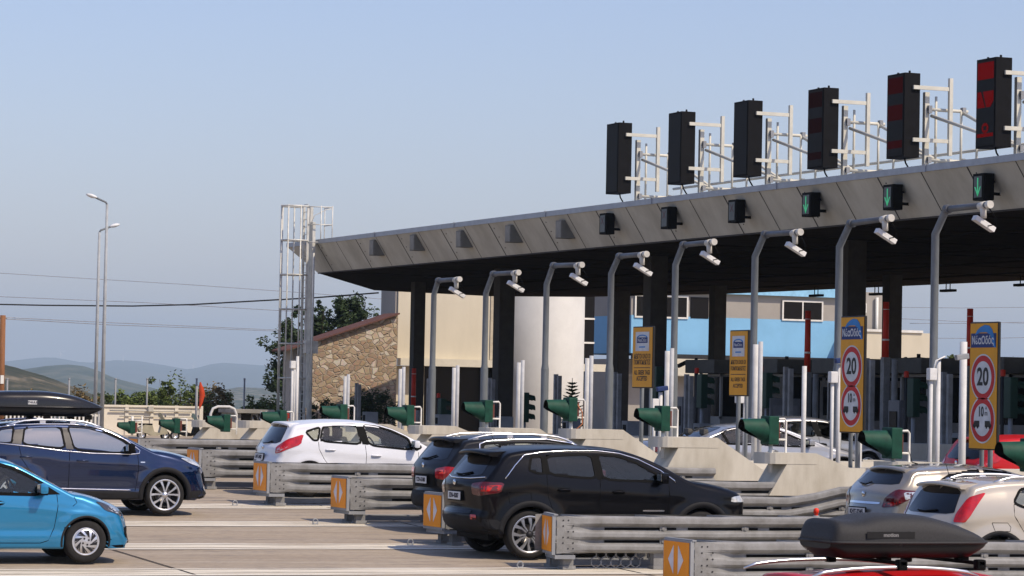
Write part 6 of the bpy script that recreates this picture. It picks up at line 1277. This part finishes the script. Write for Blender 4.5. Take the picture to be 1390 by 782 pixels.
# silver saloon
bmw = dict(id='bmw', L=4.50, W=1.76, H=1.42, axr=1.02, axf=3.76, R=.32, Ra=.38, sill=.2, paint=P_SILV, rim='seven', tumble=.25, archw=.018, trimw=.022,
  belt=[(0, .95), (1.4, .98), (2.4, .93), (3.4, .90), (4.4, .72)], plan=STDPLAN(4.5, .86, .78),
  prof=[(.2, .28, .1, .08), (.03, .45, .16, .14), (.03, .8, .14, .12), (.10, .97, .12, .10), (.4, 1.02, .12, .05), (.85, 1.06, .10, .04), (1.2, 1.22, .07, .05), (1.55, 1.36, .07, .05), (1.9, 1.415, .08, .05), (2.2, 1.42, .08, .05), (2.6, 1.38, .07, .05), (3.05, 1.20, .06, .06), (3.40, 1.02, .07, .05), (3.55, .975, .12, .04), (4.0, .88, .16, .08), (4.35, .74, .2, .14), (4.48, .55, .24, .18), (4.5, .35, .2, .14), (4.3, .22, .1, .05)],
  glass=[('rear', [(1.15, 1.0), (1.22, 1.12), (1.45, 1.26), (1.75, 1.32), (1.98, 1.325), (2.02, .955), (1.4, .965)], GLASS), ('front', [(2.10, .95), (2.06, 1.325), (2.35, 1.31), (2.65, 1.21), (3.02, 1.03), (3.06, .92)], GLASS)],
  pillars=[([(1.99, 1.33), (2.05, 1.33), (2.09, .95), (2.03, .95)], BLACK), ([(1.36, 1.20), (1.40, 1.22), (1.50, .97), (1.45, .97)], BLACK)], seams=[[(2.06, .95), (2.05, .3)]],
  doors=[[(1.2, .3), (1.3, .92), (2.04, .91), (2.04, .3)], [(2.06, .3), (2.06, .91), (3.1, .87), (3.1, .3)]], handles=[(1.5, .82), (2.35, .81)], mirror=(3.06, .98),
  rearglass=[(.60, 1.06), (.48, 1.32), (0, 1.345), (0, 1.05)], screen=[(.0, 1.36), (.48, 1.34), (.6, 1.04), (0, 1.02)], lamps=[('tail_lamp', [(.35, -.82, .92), (.3, -.82, .78), (.06, -.6, .76), (.06, -.58, .92)], LAMPRED)])
tb, _ = build_car(bmw, 28.6, 62.0, 'silver saloon car passing behind the pale concrete islands', 'car'); tb.scale = (1.24, 1.0, 1.0)
# generic hatch derived from the white one
def variant(base, **k): d = dict(base); d.update(k); return d
gen = variant(fie, id='gen', paint=P_SILV, doors=[], handles=[])
q = onX(1135, 600, 33.5); build_car(variant(gen, plate=(0, .74, 'IHB-1930')), 33.1, 66.4, 'white roofed car half hidden behind the silver saloon bonnet', 'car', dz=.0)
# grey beige three door hatchback
ope = dict(id='ope', L=4.3, W=1.76, H=1.45, axr=.85, axf=3.46, R=.32, Ra=.38, sill=.2, paint=P_BEIGE, rim='seven', tumble=.26, archw=.018, trimw=.022,
  belt=[(0, 1.0), (1.0, 1.16), (1.8, 1.05), (3.2, .95), (4.2, .8)], plan=STDPLAN(4.3, .86, .8),
  prof=[(.22, .28, .1, .08), (.05, .4, .16, .14), (.0, .62, .16, .16), (.05, .78, .14, .14), (.10, .90, .14, .12), (.13, 1.02, .12, .10), (.22, 1.10, .10, .08), (.42, 1.27, .09, .07), (.56, 1.385, .08, .05), (.9, 1.425, .09, .05), (1.4, 1.45, .09, .05), (1.9, 1.44, .09, .05), (2.4, 1.37, .07, .05), (2.9, 1.2, .06, .06), (3.35, 1.0, .07, .06), (3.5, .97, .12, .04), (3.9, .88, .16, .08), (4.2, .72, .2, .14), (4.3, .5, .2, .16), (4.1, .22, .1, .05)],
  glass=[('rear', [(.92, 1.17), (1.2, 1.30), (1.5, 1.37), (1.72, 1.385), (1.76, 1.1)], TGLASS), ('front', [(1.84, 1.08), (1.80, 1.385), (2.2, 1.36), (2.6, 1.24), (3.0, 1.02)], GLASS)],
  pillars=[([(1.73, 1.385), (1.79, 1.385), (1.83, 1.08), (1.77, 1.09)], BLACK)], seams=[[(1.8, 1.36), (1.82, .3)]], doors=[[(1.83, .3), (1.83, 1.02), (3.1, .93), (3.1, .3)]], handles=[(2.05, .9)], mirror=(3.0, 1.05),
  rearglass=[(.66, 1.13), (.56, 1.28), (.42, 1.35), (0, 1.365), (0, 1.10)], wiper=[(.35, 1.115), (.12, 1.10), (0, 1.14)],
  lamps=[('tail_lamp', [(.62, -.84, 1.04), (.50, -.84, .94), (.22, -.78, .80), (.13, -.52, .78), (.20, -.52, .92), (.30, -.70, 1.06)], LAMPDARK), ('tail_lamp_bar', [(.34, -.8, .88), (.20, -.74, .81), (.14, -.56, .80), (.16, -.56, .86)], LAMPRED), ('lamp_lens', [(.60, -.84, 1.03), (.50, -.84, .95), (.38, -.82, .90), (.36, -.8, 1.02)], LAMPCLR)],
  patches=[([(-.46, .825), (-.46, .86), (.46, .86), (.46, .825)], CHROME, 'chrome_bar', 'rear')], plate=(0, .70, 'KHT-2245'), badge=(.97,), spoiler=(.42, .72, 1.40, .56), antenna=1.05)
build_car(ope, 24.0, 43.6, 'champagne three door hatchback with arched side window and chrome tailgate bar', 'car', sc=1.04)
# pearl crossover
tiv = dict(id='tiv', L=4.2, W=1.80, H=1.56, axr=.82, axf=3.42, R=.34, Ra=.41, sill=.24, paint=P_PEARL, rim='seven', tumble=.17, archw=.06, archmat=CLAD, trimw=.024,
  belt=[(0, 1.1), (.95, 1.2), (1.1, 1.16), (1.6, 1.03), (3.2, 1.0), (4.1, .85)], plan=STDPLAN(4.2, .87, .8),
  prof=[(.3, .3, .1, .08), (.06, .42, .15, .12), (.0, .6, .16, .14), (.03, .9, .15, .12), (.12, 1.04, .12, .10), (.28, 1.25, .10, .07), (.40, 1.42, .10, .06), (.46, 1.465, .09, .05), (.75, 1.52, .09, .045), (1.3, 1.555, .09, .045), (1.9, 1.55, .09, .045), (2.4, 1.47, .08, .05), (2.85, 1.28, .06, .06), (3.2, 1.1, .07, .06), (3.35, 1.06, .12, .04), (3.8, .97, .16, .08), (4.1, .8, .2, .14), (4.2, .5, .22, .17), (4.0, .25, .1, .05)],
  glass=[('rear', [(1.06, 1.20), (1.22, 1.40), (1.75, 1.42), (1.82, 1.02), (1.60, 1.04)], GLASS), ('front', [(1.92, 1.03), (1.86, 1.42), (2.25, 1.38), (2.6, 1.22), (2.9, 1.04)], GLASS)],
  pillars=[([(1.76, 1.43), (1.85, 1.43), (1.91, 1.03), (1.83, 1.03)], BLACK)], doors=[[(1.2, .36), (1.08, 1.14), (1.86, 1.0), (1.86, .36)], [(1.9, .36), (1.9, 1.0), (3.0, .98), (3.0, .36)]],
  seams=[[(1.06, 1.18), (1.06, 1.02), (1.2, .82), (1.4, .55)], [(1.88, 1.02), (1.88, .38)], [(.70, .92), (.95, .92), (1.0, .86), (.98, .80), (.74, .80), (.70, .92)]],
  handles=[(1.42, .885), (2.2, .87)], hmat=CHROME, rmat=P_PEARL, mirror=(2.85, 1.08), rearglass=[(.66, 1.03), (.60, 1.22), (.56, 1.34), (.40, 1.40), (0, 1.42), (0, 1.0)], wiper=[(.2, 1.05), (0, 1.04), (-.3, 1.07)],
  lamps=[('tail_lamp', [(.62, -.78, 1.34), (.66, -.78, 1.33), (.38, -.84, 1.02), (.28, -.84, .92), (.16, -.72, .92), (.24, -.68, 1.04), (.45, -.70, 1.26)], LAMPRED)],
  plate=(0, .8, 'XPE-7714'), spoiler=(.24, .62, 1.475, .62), rails=(.85, 2.5, 1.5, ALU), antenna=.62)
build_car(tiv, 22.4, 38.9, 'pearl cream crossover with tall slanted red tail lamp beside the nearest roof box', 'car')
# red car at the right edge
red = variant(fie, id='redh', paint=P_RED, plate=(0, .7, 'EKA-9021'), doors=[], rim='seven')
q = onX(1312, 625, 33.0); build_car(red, 32.2, 54.6, 'red hatchback with dark rear window at the right edge behind the speed sign', 'car', sc=1.05)
build_car(variant(gen, id='gen2', paint=P_GREY), 36.0, 57.8, 'dark grey car roof just visible beyond the red hatchback', 'car', sc=1.05)
# red car below the nearest roof box
rsu = variant(peu, id='rsu', paint=P_RED, W=1.78, doors=[], chrome=[], glass=peu['glass'], seams=[], rails=None, plate=None, badge=None)
TY = 25.4; gz = g(TY)
ROOFZ = onY(1200, 772, TY).z
XR = onY(1036, 773, TY).x
build_car(rsu, XR-.02, TY+.15, 'red estate car at the bottom right, carrying the dark grey roof box', 'car', dz=ROOFZ-1.66-gz)
# rails and bars on it -----------------------------------------------------------
def roofbox(name_lab, x0, x1, y, z0, z1, wid, prof, m, label, logo, blunt):
    t = thing('roof_box', label, 'roof box', (x0, y, z0), group='roof boxes on cars'); L_ = x1-x0; H_ = z1-z0
    rows = []
    P_ = catmull([(a*L_, b*H_, c) for a, b, c in prof])
    zl = H_*.38
    for p in P_:
        x, top, wf = p; hw_ = wid/2*wf; row = []
        base = H_*.38
        for k in range(17):
            a = math.pi*k/16; cy = math.cos(a); sy = math.sin(a); ex = .45
            row.append((x, -hw_*math.copysign(abs(cy)**ex, cy), base+(top-base)*abs(sy)**.62))
        rows.append(row)
    mb = MB(); mb.grid(rows); mb.add(rows[0], [list(range(17))]); mb.add(rows[-1], [list(range(17))]); mb.build('lid', m, t, recalc=True)
    rows = []
    for p in P_:
        x, top, wf = p; hw_ = wid/2*wf; f = min(max(x/L_, 0), 1); rise = .22*max(0, (.08-f)/.08)+.28*max(0, (f-.86)/.14); row = []
        base = H_*.36; bt = H_*rise
        for k in range(17): a = math.pi*k/16; cy = math.cos(a); sy = math.sin(a); row.append((x, -hw_*.98*math.copysign(abs(cy)**.4, cy), base-(base-bt)*abs(sy)**.5))
        rows.append(row)
    mb = MB(); mb.grid(rows); mb.add(rows[0], [list(range(17))]); mb.add(rows[-1], [list(range(17))]); mb.build('base_tray', mat('box_tray', (.012, .012, .012), .45), t, recalc=True)
    mb = MB(); lp = [(p[0], -wid/2*p[2]*1.012, H_*.37) for p in P_]+[(p[0], wid/2*p[2]*1.012, H_*.37) for p in P_[::-1]]; mb.tube(lp+[lp[0]], H_*.035, 6); mb.build('seam_rim', m, t)
    lx = L_*logo[0]; ln = logo[1]
    lb = MB().b2((lx-ln/2, -wid/2*logo[2]-.004, H_*.47), (lx+ln/2, -wid/2*logo[2]+.002, H_*.62)).build('logo_label', logo[3], t); textobj(logo[4], H_*.115, logo[5], lb, (lx, -wid/2*logo[2]-.006, H_*.545), (1, 0, 0), (0, 0, 1), .001, name='logo_lettering', sx=1.15, bold=.002)
    return t
BOXBLK = mat('box_gloss_black', (.014, .013, .012), .22, coat=.5); BOXGR = mat('box_textured_grey', (.035, .035, .036), .55, var=.15, scale=60, bump=.25)
# box on the blue SUV
yk = 53.0; zA = onY(60, 565, yk).z; zB = onY(60, 531.7, yk).z; xk1 = onY(136, 550, yk).x
roofbox('', xk1-2.25, xk1, yk, zA, zB+.01, .80, [(0, .42, .55), (.03, .7, .85), (.15, .95, .97), (.35, 1.0, 1), (.55, 1.0, 1), (.75, .86, .93), (.90, .62, .72), (.97, .48, .5), (1.0, .40, .3)], BOXBLK, 'glossy black roof box tapering to a nose, on the dark blue SUV', (.42, .16, .995, PLATEW, 'THULE', PLATEINK), False)
mb = MB()
ztop = onY(60, 566, yk).z-g(yk)
for xx in (2.02-.55, 2.02+.18):
    mb.box((xx, 0, 1.70), (.07, 1.3, .03))
    for s_ in (-1, 1): mb.box((xx, s_*.62, 1.675), (.13, .06, .085), bev=.02); mb.box((xx, s_*.26, 1.74), (.09, .08, .10), bev=.01)
mb.build('roof_bars', BLACK, k1)
# box on the red car
zA = onY(1200, 757, TY).z; zB = onY(1206, 697, TY).z; xa = onY(1079, 730, TY+.5).x; xb = onY(1346, 735, TY-.25).x
roofbox('', xa, xb, TY+.1, zA, zB, .85, [(0, .45, .72), (.015, .62, .80), (.035, .86, .86), (.10, .86, .93), (.17, .87, .97), (.30, .98, 1), (.45, 1.0, 1), (.6, .97, 1), (.78, .80, .97), (.9, .62, .9), (.96, .5, .78), (.985, .44, .68), (1.0, .38, .6)], BOXGR, 'dark textured grey roof box with blunt back end, on the red car', (.335, .50, .997, mat('box_strip', (.016, .016, .016), .4), 'motion', mat('strip_grey', (.2, .2, .2), .4)), True)
t = [o for o in COL.objects if o.get('label', '').startswith('red estate car')][0]
mb = MB(); bz = 1.66
xq0, xq1 = onY(1118, 765, TY-.75).x-(XR-.02), onY(1345, 775, TY-.75).x-(XR-.02)
for s_ in (-1, 1):
    pts = []
    for k in range(15):
        f = k/14; pts.append((xq0+(xq1-xq0)*f, s_*.68, 1.615+.085*math.sin(math.pi*min(1, max(0, f)))**.5))
    MB().tube(pts, [.010]+[.018]*13+[.010], 8).build('roof_rail', ALU, t)
mb = MB()
for px in (1185, 1290):
    xx = onY(px, 758, TY).x-(XR-.02); mb.box((xx, 0, 1.735), (.07, 1.45, .03)); 
    for s_ in (-1, 1): mb.box((xx, s_*.68, 1.72), (.09, .09, .10), bev=.02); mb.box((xx+.03, s_*.3, 1.765), (.12, .09, .09), bev=.02)
mb.build('roof_bars', BLACK, t)
# haze: thin even air round everything, sky outside
me = bpy.data.meshes.new('haze'); lo, hi = Vector((-11000, -800, -66)), Vector((23000, 24000, 480))
MBh = MB().b2(lo, hi); hm = bpy.data.materials.new('haze_air'); hm.use_nodes = True; nt = hm.node_tree; nt.nodes.clear(); ov = nt.nodes.new('ShaderNodeOutputMaterial'); pv = nt.nodes.new('ShaderNodeVolumePrincipled')
pv.inputs['Density'].default_value = .0001; pv.inputs['Color'].default_value = (.68, .86, 1.0, 1); pv.inputs['Anisotropy'].default_value = 0
nt.links.new(pv.outputs[0], ov.inputs['Volume']); ho = MBh.build('haze', hm); tag(ho, kind='stuff')
